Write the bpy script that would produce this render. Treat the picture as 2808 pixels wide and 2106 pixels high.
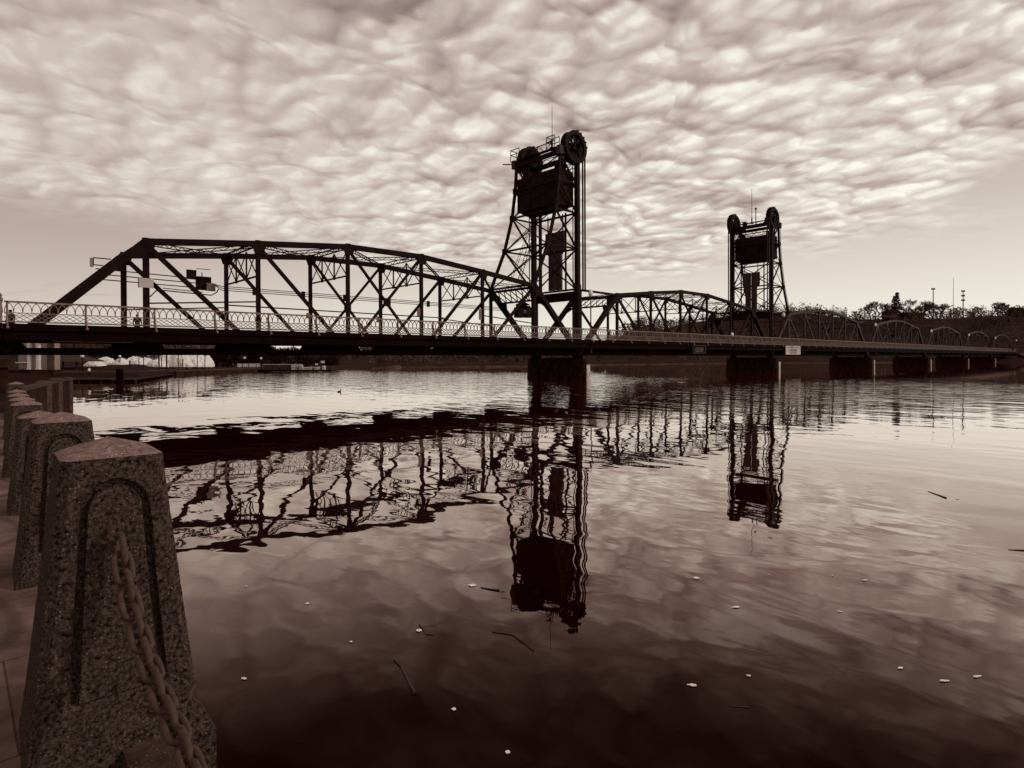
import bpy, bmesh, math, random
from mathutils import Vector, Matrix, noise
R = math.radians
V = Vector
for o in list(bpy.data.objects): bpy.data.objects.remove(o)
scene = bpy.context.scene
COL = scene.collection
random.seed(7)

# ------------------------------------------------------------------ camera
F_PX, YAW, PITCH, ROLL = 1646.08, 0.8205, -0.008, -0.0043
CAM = V((-1.798, -38.199, 2.059)); SH = -56.5
f0 = V((math.cos(YAW), math.sin(YAW), 0)); r0 = V((math.sin(YAW), -math.cos(YAW), 0)); u0 = V((0, 0, 1))
CF = f0*math.cos(PITCH)+u0*math.sin(PITCH); _u = -f0*math.sin(PITCH)+u0*math.cos(PITCH)
CR = r0*math.cos(ROLL)+_u*math.sin(ROLL); CU = -r0*math.sin(ROLL)+_u*math.cos(ROLL)
cd = bpy.data.cameras.new('camera'); cam = bpy.data.objects.new('camera', cd); COL.objects.link(cam)
m = Matrix((CR, CU, -CF)).transposed().to_4x4(); m.translation = CAM; cam.matrix_world = m
cd.sensor_width = 36; cd.lens = 36*F_PX/2808; cd.shift_y = SH/2808; cd.clip_start = .05; cd.clip_end = 6000
scene.camera = cam
scene.render.resolution_x, scene.render.resolution_y = 1024, 768
scene.view_settings.view_transform = 'Standard'; scene.view_settings.look = 'None'
scene.view_settings.exposure = .12; scene.view_settings.gamma = 1

def ray(px, py): return CF*F_PX+CR*(px-1404)-CU*(py-1053-SH)
def at(px, py, D):              # real place of something D metres into the scene
    return CAM+ray(px, py)*(D/F_PX)
def atz(px, py, z):             # real place of something standing at height z
    d = ray(px, py); return CAM+d*((z-CAM.z)/d.z)

def lin(r, g, b):
    f = lambda c: (c/12.92 if c <= .04045 else ((c+.055)/1.055)**2.4)
    return (f(r/255), f(g/255), f(b/255), 1)

# ------------------------------------------------------------------ world
SUN_EL, SUN_AZ = R(32), YAW-R(95)      # azimuth measured from +x, anticlockwise
w = bpy.data.worlds.new('World'); scene.world = w; w.use_nodes = True
nt = w.node_tree; N = nt.nodes; L = nt.links; N.clear()
def nn(t, **k):
    n = N.new(t)
    for a, b in k.items(): setattr(n, a, b)
    return n
def mth(op, a, b=None, clamp=False):
    n = nn('ShaderNodeMath', operation=op, use_clamp=clamp)
    for i, v in enumerate((a, b)):
        if v is None: continue
        if isinstance(v, (int, float)): n.inputs[i].default_value = v
        else: L.new(v, n.inputs[i])
    return n.outputs[0]
def maprange(v, a, b, c=0., d=1., smooth=True):
    n = nn('ShaderNodeMapRange', interpolation_type='SMOOTHSTEP' if smooth else 'LINEAR')
    L.new(v, n.inputs[0])
    for i, x in enumerate((a, b, c, d)): n.inputs[i+1].default_value = x
    return n.outputs[0]
sky = nn('ShaderNodeTexSky', sky_type='NISHITA', sun_disc=False, sun_elevation=SUN_EL, sun_rotation=math.pi/2-SUN_AZ)
sky.air_density = 1; sky.dust_density = 2.5
bw = nn('ShaderNodeRGBToBW'); L.new(sky.outputs[0], bw.inputs[0])
tc = nn('ShaderNodeTexCoord')
rot = nn('ShaderNodeMapping', vector_type='POINT'); rot.inputs['Rotation'].default_value = (0, 0, math.pi/2-YAW)
L.new(tc.outputs['Generated'], rot.inputs['Vector'])      # x = right of the view, y = ahead
sp = nn('ShaderNodeSeparateXYZ'); L.new(rot.outputs[0], sp.inputs[0])
X, Y, Z = sp.outputs
zc = mth('MAXIMUM', Z, .004)
zz = mth('ADD', zc, .16)
u = mth('DIVIDE', X, zz); v = mth('DIVIDE', Y, zz)
def field(du, dv, scale, detail=5., rough=.5, su=1., sv=1., dist=.4, seed=0., lac=2.):
    cb = nn('ShaderNodeCombineXYZ')
    L.new(mth('MULTIPLY', mth('ADD', u, du+seed*3.1), su), cb.inputs[0]); L.new(mth('MULTIPLY', mth('ADD', v, dv-seed*1.7), sv), cb.inputs[1])
    n = nn('ShaderNodeTexNoise', noise_dimensions='2D'); n.inputs['Scale'].default_value = scale; n.inputs['Detail'].default_value = detail
    n.inputs['Roughness'].default_value = rough; n.inputs['Distortion'].default_value = dist; n.inputs['Lacunarity'].default_value = lac
    L.new(cb.outputs[0], n.inputs['Vector']); return n.outputs['Fac']
def cell(du, dv, scale, seed):
    cb = nn('ShaderNodeCombineXYZ')
    wob = field(0, 0, 3.4, 4., .5, seed=seed+3, sv=1.)
    L.new(mth('ADD', mth('ADD', u, du), mth('MULTIPLY', wob, .2)), cb.inputs[0]); L.new(mth('ADD', mth('MULTIPLY', mth('ADD', v, dv), .88), mth('MULTIPLY', wob, -.2)), cb.inputs[1]); cb.inputs[2].default_value = seed
    n = nn('ShaderNodeTexVoronoi', feature='SMOOTH_F1', voronoi_dimensions='2D'); n.inputs['Scale'].default_value = scale; n.inputs['Smoothness'].default_value = .22; n.inputs['Detail'].default_value = 1.
    L.new(cb.outputs[0], n.inputs['Vector']); return n.outputs['Distance']
def cloud_h(du, dv):      # thickness of the altocumulus deck at a point
    a = field(du, dv, 3.4, 6., .55, seed=1.3, dist=.0, sv=.9)
    c = cell(du, dv, 6.6, 2.)
    c = mth('POWER', c, 1.5)
    return mth('ADD', mth('MULTIPLY', a, .72), mth('MULTIPLY', c, -.80))
h0 = cloud_h(0, 0); h1 = cloud_h(.004, .022)
relief = mth('SUBTRACT', h1, h0)
bright = mth('ADD', mth('MULTIPLY', relief, 1.75), mth('MULTIPLY', mth('SUBTRACT', h0, .16), .62))
bright = mth('MULTIPLY', bright, maprange(X, -.55, .15, .5, 1.))
bright = mth('MAXIMUM', bright, mth('MULTIPLY', bright, .6))
big = field(0, 0, .55, 2., .5, seed=11.)
# deck ends towards the horizon: a broad tongue that runs away ahead of the view
edge = mth('ADD', mth('MULTIPLY', mth('SUBTRACT', field(0, 0, 1.3, 4., .5, seed=4.), .5), 1.3), 0)
m1 = maprange(mth('ADD', v, edge), 3.62, 2.75)
m2 = maprange(mth('ADD', u, edge), 1.9, 1.32)
m3 = maprange(mth('ADD', u, edge), -2.4, -1.6)
low = field(0, 0, 1.2, 3., .5, sv=3., seed=9.)
m4 = maprange(mth('ADD', mth('ADD', u, v), edge), 4.40, 3.7)
m5 = maprange(mth('ADD', mth('SUBTRACT', v, u), edge), 4.15, 3.35)
mask = mth('MULTIPLY', mth('MULTIPLY', mth('MULTIPLY', m1, m2), m3), mth('MULTIPLY', m4, m5))
# clear-sky tone: brighter towards the horizon, slightly more to the right where the sun is
elev = maprange(zc, 0., .26, 1., 0., False)
tone_clear = mth('ADD', mth('ADD', mth('MULTIPLY', elev, .50), mth('MULTIPLY', X, .10)), .48)
nish = maprange(mth('MULTIPLY', bw.outputs[0], .05), .2, 1.2, -.04, .04, False)
tone_clear = mth('ADD', mth('ADD', tone_clear, nish), maprange(X, -.1, -.6, 0., -.11))
wisp = mth('MULTIPLY', mth('MULTIPLY', maprange(zc, .03, .07), maprange(low, .60, .72)), maprange(zc, .05, .12, -.16, 0.))
tone_clear = mth('ADD', tone_clear, mth('MULTIPLY', wisp, maprange(X, -.3, -.5)))
# cloud tone: darker overhead
tone_cloud = mth('ADD', mth('ADD', mth('MULTIPLY', bright, 1.0), .70), mth('MULTIPLY', mth('SUBTRACT', big, .5), .25))
tone_cloud = mth('ADD', tone_cloud, maprange(zc, .1, .6, .07, -.22, False))
tone_cloud = mth('ADD', tone_cloud, mth('MULTIPLY', X, .14))
tone_cloud = mth('ADD', tone_cloud, maprange(zc, .50, .66, 0., -.24))
tone_cloud = mth('ADD', tone_cloud, mth('MULTIPLY', mth('MULTIPLY', mth('SUBTRACT', field(0, 0, 1.7, 3., .5, seed=15.), .5), maprange(zc, .40, .58)), 1.3))
tone = mth('ADD', mth('MULTIPLY', mask, tone_cloud), mth('MULTIPLY', mth('SUBTRACT', 1., mask), tone_clear))
ramp = nn('ShaderNodeValToRGB'); L.new(tone, ramp.inputs[0])
cr = ramp.color_ramp; cr.elements[0].position = 0; cr.elements[0].color = lin(92, 72, 70)
cr.elements[1].position = 1; cr.elements[1].color = lin(243, 240, 228)
for p, c in ((.25, (152, 133, 128)), (.5, (186, 171, 163)), (.75, (217, 209, 197))):
    e = cr.elements.new(p); e.color = lin(*c)
below = mth('GREATER_THAN', Z, -.02)
bg = nn('ShaderNodeBackground'); L.new(ramp.outputs[0], bg.inputs[0]); bg.inputs[1].default_value = 1.0
out = nn('ShaderNodeOutputWorld'); L.new(bg.outputs[0], out.inputs[0])

sd = bpy.data.lights.new('sun', 'SUN'); sd.energy = 1.1; sd.angle = R(4); sd.color = (1, .93, .85)
so = bpy.data.objects.new('sun', sd); COL.objects.link(so)
sdir = V((math.cos(SUN_AZ)*math.cos(SUN_EL), math.sin(SUN_AZ)*math.cos(SUN_EL), math.sin(SUN_EL)))
so.rotation_euler = sdir.to_track_quat('Z', 'Y').to_euler()

# ------------------------------------------------------------------ materials
def mat(name, col, rough=.7, spec=.2, var=None, scale=3., metal=0, bump=0, bscale=20., detail=5., extra=None):
    mt = bpy.data.materials.new(name); mt.use_nodes = True
    n = mt.node_tree.nodes; l = mt.node_tree.links; b = n['Principled BSDF']
    b.inputs['Roughness'].default_value = rough; b.inputs['Specular IOR Level'].default_value = spec; b.inputs['Metallic'].default_value = metal
    b.inputs['Base Color'].default_value = (*col[:3], 1)
    t = n.new('ShaderNodeTexCoord')
    if var:
        x = n.new('ShaderNodeTexNoise'); x.inputs['Scale'].default_value = scale; x.inputs['Detail'].default_value = detail; x.inputs['Roughness'].default_value = .6
        r = n.new('ShaderNodeValToRGB'); r.color_ramp.elements[0].position = .35; r.color_ramp.elements[1].position = .68
        r.color_ramp.elements[0].color = (*var[:3], 1); r.color_ramp.elements[1].color = (*col[:3], 1)
        l.new(t.outputs['Object'], x.inputs['Vector']); l.new(x.outputs['Fac'], r.inputs[0]); l.new(r.outputs[0], b.inputs['Base Color'])
        last = r.outputs[0]
        if extra:       # small light stones / flakes
            vo = n.new('ShaderNodeTexVoronoi'); vo.inputs['Scale'].default_value = extra[0]; l.new(t.outputs['Object'], vo.inputs['Vector'])
            x2 = n.new('ShaderNodeTexNoise'); x2.inputs['Scale'].default_value = extra[0]*.11; l.new(t.outputs['Object'], x2.inputs['Vector'])
            mr = n.new('ShaderNodeMapRange'); l.new(vo.outputs['Distance'], mr.inputs[0]); mr.inputs[1].default_value = .34; mr.inputs[2].default_value = .12
            sx = n.new('ShaderNodeSeparateColor'); l.new(vo.outputs['Color'], sx.inputs[0])
            gt = n.new('ShaderNodeMapRange'); l.new(sx.outputs[0], gt.inputs[0]); gt.inputs[1].default_value = extra[2]; gt.inputs[2].default_value = extra[2]+.2
            pm = n.new('ShaderNodeMapRange'); l.new(x2.outputs['Fac'], pm.inputs[0]); pm.inputs[1].default_value = .38; pm.inputs[2].default_value = .55
            mu = n.new('ShaderNodeMath'); mu.operation = 'MULTIPLY'; l.new(mr.outputs[0], mu.inputs[0]); l.new(gt.outputs[0], mu.inputs[1])
            mu2 = n.new('ShaderNodeMath'); mu2.operation = 'MULTIPLY'; l.new(mu.outputs[0], mu2.inputs[0]); l.new(pm.outputs[0], mu2.inputs[1])
            mx = n.new('ShaderNodeMix'); mx.data_type = 'RGBA'; l.new(mu2.outputs[0], mx.inputs['Factor']); l.new(last, mx.inputs['A']); mx.inputs['B'].default_value = (*extra[1][:3], 1)
            l.new(mx.outputs['Result'], b.inputs['Base Color'])
    if bump:
        x = n.new('ShaderNodeTexNoise'); x.inputs['Scale'].default_value = bscale; x.inputs['Detail'].default_value = 6; x.inputs['Roughness'].default_value = .65
        l.new(t.outputs['Object'], x.inputs['Vector'])
        bp = n.new('ShaderNodeBump'); bp.inputs['Strength'].default_value = 1; bp.inputs['Distance'].default_value = bump
        l.new(x.outputs['Fac'], bp.inputs['Height']); l.new(bp.outputs[0], b.inputs['Normal'])
    return mt
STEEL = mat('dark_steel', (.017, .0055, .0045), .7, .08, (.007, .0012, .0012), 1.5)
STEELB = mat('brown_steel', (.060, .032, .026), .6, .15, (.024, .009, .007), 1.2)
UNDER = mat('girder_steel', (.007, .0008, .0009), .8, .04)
FASCIA = mat('fascia_paint', (.011, .0035, .003), .8, .03, (.006, .0015, .0012), .8)
RAILM = mat('rail_paint', (.25, .17, .15), .6, .25, (.15, .09, .08), 2.)
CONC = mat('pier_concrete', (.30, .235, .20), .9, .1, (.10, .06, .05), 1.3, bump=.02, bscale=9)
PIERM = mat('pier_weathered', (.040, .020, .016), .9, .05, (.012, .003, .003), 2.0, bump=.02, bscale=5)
NOSEM = mat('nose_strip', (.72, .66, .58), .8, .1, (.22, .15, .13), 5.)  # pale mottled strip on the south nose of each pier
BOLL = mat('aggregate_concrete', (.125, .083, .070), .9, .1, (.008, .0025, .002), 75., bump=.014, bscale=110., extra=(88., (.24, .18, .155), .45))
CAPM = mat('skylit_cap', (.34, .235, .205), .9, .15, (.17, .10, .088), 45., bump=.008, bscale=110., extra=(110., (.72, .66, .58), .5))  # paler than the shaft: skylight from above put into the cap colour
WALK = mat('quay_paving', (.26, .17, .148), .9, .1, (.12, .07, .06), 3., bump=.004, bscale=60)
COPE = mat('coping_concrete', (.11, .068, .056), .9, .1, (.04, .019, .016), 10., bump=.006, bscale=70, extra=(120., (.4, .33, .29), .75))
CHAINM = mat('rusty_chain', (.085, .050, .040), .75, .25, (.055, .028, .022), 60., bump=.0012, bscale=220)
WHITE = mat('white_paint', (.78, .74, .68), .5, .3, (.66, .61, .56), 6.)
SIGNM = mat('sign_face', (.50, .44, .41), .6, .2, (.44, .38, .36), 5.)
INK = mat('faded_ink', (.20, .15, .14), .7, .1)
GLOBE = mat('lamp_globe', (.85, .82, .76), .3, .4)
nt_ = WALK.node_tree; bt = nt_.nodes.new('ShaderNodeTexBrick'); bt.inputs['Scale'].default_value = .55; bt.inputs['Mortar Size'].default_value = .003; bt.inputs['Mortar Smooth'].default_value = .4; bt.inputs['Color1'].default_value = (1, 1, 1, 1); bt.inputs['Color2'].default_value = (.84, .82, .8, 1); bt.inputs['Mortar'].default_value = (.45, .40, .38, 1); bt.inputs['Row Height'].default_value = .5; bt.inputs['Brick Width'].default_value = .9
gt_ = nt_.nodes.new('ShaderNodeNewGeometry'); nt_.links.new(gt_.outputs['Position'], bt.inputs['Vector'])
mx_ = nt_.nodes.new('ShaderNodeMix'); mx_.data_type = 'RGBA'; mx_.blend_type = 'MULTIPLY'; mx_.inputs['Factor'].default_value = 1
nt_.links.new(nt_.nodes['Principled BSDF'].inputs['Base Color'].links[0].from_socket, mx_.inputs['A']); nt_.links.new(bt.outputs['Color'], mx_.inputs['B']); nt_.links.new(mx_.outputs['Result'], nt_.nodes['Principled BSDF'].inputs['Base Color'])
HILLM = mat('hill_ground', (.040, .021, .017), .95, .02, (.022, .009, .008), .06)
WOODM = mat('bare_woodland', (.17, .105, .089), .95, .02, (.018, .0075, .006), .035, detail=4)
TWIGM = mat('bare_twigs', (.16, .11, .095), .95, .02, (.08, .048, .04), .5)
EVERM = mat('evergreen', (.022, .009, .007), .95, .02)
GRASSM = mat('bank_grass', (.16, .105, .088), .95, .02, (.07, .038, .03), .7)
MUDM = mat('shore_mud', (.10, .062, .052), .95, .02, (.03, .014, .011), .25)
WALLM = mat('stone_wall', (.05, .026, .021), .95, .05, (.02, .006, .005), 1.6, bump=.03, bscale=3)
ROOFM = mat('shingle_roof', (.085, .055, .046), .9, .05, (.05, .028, .023), 2.)
PLAST = mat('building_render', (.36, .26, .235), .8, .1, (.26, .18, .16), 1.)
TARP = mat('white_shrink_wrap', (.86, .84, .79), .45, .4, (.70, .66, .61), 2.5, bump=.05, bscale=2.)
ROCKM = mat('riprap_stone', (.20, .145, .125), .9, .05, (.07, .038, .032), .8, bump=.05, bscale=2)
SKIN = mat('skin', (.35, .22, .18), .6, .2); CLOTHW = mat('white_cloth', (.8, .77, .72), .8, .1); CLOTHD = mat('dark_cloth', (.03, .012, .011), .9, .05)
LEAFM = mat('pale_leaf', (.93, .91, .86), .6, .2); TWIGD = mat('wet_twig', (.03, .012, .011), .5, .3)
GLASSM = mat('dark_glass', (.02, .008, .008), .2, .5)

# water
wm = bpy.data.materials.new('river_water'); wm.use_nodes = True; nt = wm.node_tree; N = nt.nodes; L = nt.links; N.clear()
tc = nn('ShaderNodeTexCoord'); geo = nn('ShaderNodeNewGeometry')
def wn(scale, sx=1., sy=1., rotz=0., detail=2., rough=.5, dist=0., seed=0.):
    mp = nn('ShaderNodeMapping'); mp.inputs['Rotation'].default_value = (0, 0, rotz); mp.inputs['Scale'].default_value = (sx, sy, 1); mp.inputs['Location'].default_value = (seed, seed*.7, 0)
    L.new(geo.outputs['Position'], mp.inputs['Vector'])
    n = nn('ShaderNodeTexNoise'); n.inputs['Scale'].default_value = scale; n.inputs['Detail'].default_value = detail; n.inputs['Roughness'].default_value = rough; n.inputs['Distortion'].default_value = dist
    L.new(mp.outputs[0], n.inputs['Vector']); return n.outputs['Fac']
sw = nn('ShaderNodeSeparateXYZ'); L.new(geo.outputs['Position'], sw.inputs[0])
# open water beyond the bridge and out in midstream is ruffled by wind, the quay side lies calm
ahead = mth('ADD', mth('MULTIPLY', sw.outputs[0], math.cos(YAW)), mth('MULTIPLY', sw.outputs[1], math.sin(YAW)))   # distance down-view in world metres
patch = wn(.03, detail=2., seed=5.)
ruff = mth('MULTIPLY', maprange(mth('ADD', ahead, mth('MULTIPLY', patch, 14.)), -8., 30.), maprange(mth('ADD', sw.outputs[0], mth('MULTIPLY', patch, 30.)), 45., 85., 1.4, .03))
ruff = mth('MULTIPLY', ruff, maprange(mth('ADD', sw.outputs[0], mth('MULTIPLY', patch, 10.)), 8., 30., .12, 1.))
calm = maprange(ahead, -10., 25., 1., .10)
H = mth('MULTIPLY', mth('MULTIPLY', wn(.22, 1., 1., .3, 1., dist=.6), calm), .020)
H = mth('ADD', H, mth('MULTIPLY', mth('MULTIPLY', wn(.9, 1., .75, YAW, 1.5, dist=.4, seed=2.), calm), .0095))
H = mth('ADD', H, mth('MULTIPLY', mth('MULTIPLY', wn(3.2, 1., .7, YAW, 2., dist=.3, seed=12.), calm), .0008))
H = mth('ADD', H, mth('MULTIPLY', mth('MULTIPLY', wn(.35, 1.8, .6, -YAW, 2., .5, .8, 21.), maprange(sw.outputs[0], 25., 80., 1., .12)), .010))
H = mth('ADD', H, mth('MULTIPLY', mth('MULTIPLY', wn(.55, 2.2, .8, -YAW, 2., .5, .6, 9.), ruff), .058))
H = mth('ADD', H, mth('MULTIPLY', mth('MULTIPLY', wn(1.8, 2.2, .7, -YAW, 2., .5, .4, 4.), ruff), .0085))
bp = nn('ShaderNodeBump'); bp.inputs['Strength'].default_value = 1.; bp.inputs['Distance'].default_value = 1.; L.new(H, bp.inputs['Height'])
fr = nn('ShaderNodeFresnel'); fr.inputs['IOR'].default_value = 1.33; L.new(bp.outputs[0], fr.inputs['Normal'])
rp = nn('ShaderNodeValToRGB'); L.new(fr.outputs[0], rp.inputs[0]); cr = rp.color_ramp
cr.elements[0].position = .02; cr.elements[0].color = (.004, .001, .001, 1); cr.elements[1].position = 1.; cr.elements[1].color = (1, .99, .96, 1)
for p, c in ((.057, (.016, .009, .008)), (.085, (.080, .052, .047)), (.14, (.29, .215, .198)), (.23, (.52, .44, .41)), (.5, (.92, .88, .84))):
    e = cr.elements.new(p); e.color = (*c, 1)
gl = nn('ShaderNodeBsdfGlossy'); gl.inputs['Roughness'].default_value = .012; L.new(rp.outputs[0], gl.inputs['Color']); L.new(bp.outputs[0], gl.inputs['Normal'])
df = nn('ShaderNodeBsdfDiffuse'); df.inputs['Color'].default_value = (.0065, .0004, .0006, 1)
ad = nn('ShaderNodeAddShader'); L.new(gl.outputs[0], ad.inputs[0]); L.new(df.outputs[0], ad.inputs[1])
o_ = nn('ShaderNodeOutputMaterial'); L.new(ad.outputs[0], o_.inputs[0])
WATER = wm

# ------------------------------------------------------------------ mesh helpers
class MB:
    def __init__(s): s.v = []; s.f = []; s.m = []; s.mi = 0
    def add(s, vs, fs):
        n = len(s.v); s.v += [tuple(x) for x in vs]; s.f += [tuple(i+n for i in f) for f in fs]; s.m += [s.mi]*len(fs); return s
    def box(s, x0, x1, y0, y1, z0, z1):
        return s.add([(x, y, z) for z in (z0, z1) for x, y in ((x0, y0), (x1, y0), (x1, y1), (x0, y1))],
                     [(3, 2, 1, 0), (4, 5, 6, 7), (0, 1, 5, 4), (1, 2, 6, 5), (2, 3, 7, 6), (3, 0, 4, 7)])
    def bar(s, a, b, w, h, up=(0, 0, 1)):
        a, b = V(a), V(b); d = (b-a).normalized(); upv = V(up)
        if abs(d.dot(upv.normalized())) > .98: upv = V((1, 0, 0)) if abs(d.x) < .9 else V((0, 1, 0))
        sd = d.cross(upv).normalized(); uu = sd.cross(d).normalized()
        c = [(-w/2, -h/2), (w/2, -h/2), (w/2, h/2), (-w/2, h/2)]
        return s.add([p+sd*x+uu*y for p in (a, b) for x, y in c], [(3, 2, 1, 0), (4, 5, 6, 7), (0, 1, 5, 4), (1, 2, 6, 5), (2, 3, 7, 6), (3, 0, 4, 7)])
    def tube(s, pts, r, n=8, rs=None, caps=True):
        pts = [V(p) for p in pts]; k = len(pts); vs = []
        ref = V((0, 0, 1))
        for i, p in enumerate(pts):
            d = (pts[min(i+1, k-1)]-pts[max(i-1, 0)]).normalized()
            rf = ref if abs(d.dot(ref)) < .95 else V((1, 0, 0))
            a = d.cross(rf).normalized(); b = a.cross(d).normalized(); rr = rs[i] if rs else r
            vs += [p+a*math.cos(t*2*math.pi/n)*rr+b*math.sin(t*2*math.pi/n)*rr for t in range(n)]
        fs = [(i*n+j, i*n+(j+1) % n, (i+1)*n+(j+1) % n, (i+1)*n+j) for i in range(k-1) for j in range(n)]
        if caps: fs += [tuple(reversed(range(n))), tuple((k-1)*n+j for j in range(n))]
        return s.add(vs, fs)
    def lathe(s, c, prof, n=16, sx=1, sy=1):
        c = V(c); vs = [(c.x+r*math.cos(t*2*math.pi/n)*sx, c.y+r*math.sin(t*2*math.pi/n)*sy, c.z+z) for r, z in prof for t in range(n)]
        k = len(prof); fs = [(i*n+j, i*n+(j+1) % n, (i+1)*n+(j+1) % n, (i+1)*n+j) for i in range(k-1) for j in range(n)]
        fs += [tuple(reversed(range(n))), tuple((k-1)*n+j for j in range(n))]
        return s.add(vs, fs)
    def plate(s, pts, nrm, t):      # polygon plate with thickness t
        pts = [V(p) for p in pts]; nv = V(nrm).normalized()*t/2; k = len(pts)
        return s.add([p-nv for p in pts]+[p+nv for p in pts], [tuple(reversed(range(k))), tuple(range(k, 2*k))]+[(i, (i+1) % k, k+(i+1) % k, k+i) for i in range(k)])
    def laced(s, a, b, sep, dirn, t=.05, pitch=.45, w=.12):
        a, b = V(a), V(b); dn = V(dirn).normalized()*sep/2
        s.bar(a+dn, b+dn, w, t, dn); s.bar(a-dn, b-dn, w, t, dn)
        n = max(2, int((b-a).length/pitch)); sg = 1
        for i in range(n):
            s.bar(a.lerp(b, i/n)+dn*sg, a.lerp(b, (i+1)/n)-dn*sg, t*.75, t*.75, (b-a).cross(dn)); sg = -sg
        return s
    def build(s, name, ms, parent=None, smooth=False):
        me = bpy.data.meshes.new(name); me.from_pydata(s.v, [], s.f)
        for m_ in (ms if isinstance(ms, (list, tuple)) else [ms]): me.materials.append(m_)
        if s.mi or any(s.m): me.polygons.foreach_set('material_index', s.m)
        if smooth: me.polygons.foreach_set('use_smooth', [True]*len(me.polygons))
        me.update(); o = bpy.data.objects.new(name, me); COL.objects.link(o)
        if parent: o.parent = parent
        return o
def tag(o, label=None, cat=None, group=None, kind=None):
    if label: o['label'] = label
    if cat: o['category'] = cat
    if group: o['group'] = group
    if kind: o['kind'] = kind
    return o
def thing(name, label, cat, loc=(0, 0, 0), rz=0, group=None):
    o = bpy.data.objects.new(name, None); COL.objects.link(o); o.location = loc; o.rotation_euler = (0, 0, rz); o.empty_display_size = .3
    return tag(o, label, cat, group)
def dup(o, loc=None, label=None, parent=None, rz=None, skip=()):
    c = o.copy(); COL.objects.link(c)
    if parent: c.parent = parent
    if loc is not None: c.location = loc
    if label: c['label'] = label
    if rz is not None: c.rotation_euler = (0, 0, rz)
    for ch in list(o.children):
        if ch.name.split('.')[0] not in skip: dup(ch, parent=c, skip=skip)
    return c

exec_parts = []
# ------------------------------------------------------------------ setting: water and ground
P = 6.096; SPAN = 7*P; W = 5.95
ZB, ZH, Z2, Z3 = 2.54, 8.62, 9.28, 9.85      # chord centre lines
wb = MB(); wb.add([(-3000, -3000, 0), (3000, -3000, 0), (3000, 3000, 0), (-3000, 3000, 0)], [(0, 1, 2, 3)])
tag(wb.build('river_water', WATER), kind='structure')

# quay the camera stands on
q = MB(); q.plate([(-60, -90, 0), (-3.75, -90, 0), (-1.42, -36.5, 0), (-.72, -17.2, 0), (-60, -17.2, 0)], (0, 0, 1), 2.16); q.v = [(x, y, z-.42) for x, y, z in q.v]
tag(q.build('quay_pavement', WALK), kind='structure')
cp = thing('quay_wall', 'low concrete coping wall along the water edge under the row of pillars', 'wall', (-1.29, -36, 0)); cp.rotation_euler = (0, 0, -R(2.2))
for i in range(-3, 8):
    MB().box(-.10, .10, -.35+i*2.3+.012, 1.938+i*2.3, -1.5, .72).build('coping_stone', COPE, cp)
# abutment and bank beyond
ab = thing('bridge_abutment', 'dark concrete abutment carrying the near end of the bridge at the left edge', 'abutment', (0, 0, 0))
MB().box(-30, .1, -1.7, 7.6, -1, 2.30).build('wall', WALLM, ab)
MB().box(-30, .35, -1.9, 7.8, 1.75, 2.1).build('bearing_seat', WALLM, ab)
q = MB(); q.add([(-60, -17.2, -1.5), (-.8, -17.2, -1.5), (1.9, -1.7, -1.5), (-60, -1.7, -1.5), (-60, -17.2, .5), (-.8, -17.2, .5), (1.9, -1.7, .5), (-60, -1.7, .5)],
      [(4, 5, 6, 7), (0, 1, 5, 4), (1, 2, 6, 5), (2, 3, 7, 6)])
tag(q.build('river_bank', WALLM), kind='structure')
# ------------------------------------------------------------------ bridge
ZU = [ZB, ZH, Z2, Z3, Z3, Z2, ZH, ZB]
RY, RT, RBt = -1.36, 4.89, 3.88           # railing line, top, bottom
def railing_panel_mesh(L_=P/2, y=0):
    b = MB(); t = .042
    b.box(0, L_, -.03, .03, .60-.035, .60); b.box(0, L_, -.035, .035, .14-.055, .14)
    b.box(0, L_, -.03, .03, .60-.10, .60-.07)
    n = 9; s_ = L_/n
    zb, zt = .61, .985
    b2 = MB()
    b2.box(0, L_, -.028, .028, .43, .465)
    b2.box(0, L_, -.03, .03, 0, .055)
    for i in range(-1, n):          # pointed interlaced arches
        x0 = i*s_; x1 = x0+2*s_; pts = []
        for k in range(9):
            a = math.pi*k/8; x = (x0+x1)/2-math.cos(a)*s_; z = .465+.50*math.sin(a)**.75
            pts.append((x, z))
        for (xa, za), (xb, zb_) in zip(pts, pts[1:]):
            if max(xa, xb) < .02 or min(xa, xb) > L_-.02: continue
            xa, xb = max(xa, 0), min(xb, L_)
            b2.bar((xa, 0, za), (xb, 0, zb_), .03, t, (0, 1, 0))
    m_ = 11; s_ = L_/m_
    for i in range(m_):             # diamond lattice below
        for (za, zb_) in ((.05, .24), (.24, .43)):
            b2.bar((i*s_, 0, za), ((i+1)*s_, 0, zb_), .022, .056, (0, 1, 0)); b2.bar((i*s_, 0, zb_), ((i+1)*s_, 0, za), .022, .056, (0, 1, 0))
    return b2
def post_mesh():
    b = MB(); b.box(-.04, .04, -.05, .05, -.25, .99)
    b.bar((0, -.02, .62), (0, -.42, -.27), .05, .05, (1, 0, 0)); b.box(-.05, .05, -.47, -.36, -.30, -.2)
    b.box(-.06, .06, -.07, .07, -.3, -.22)
    return b
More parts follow.
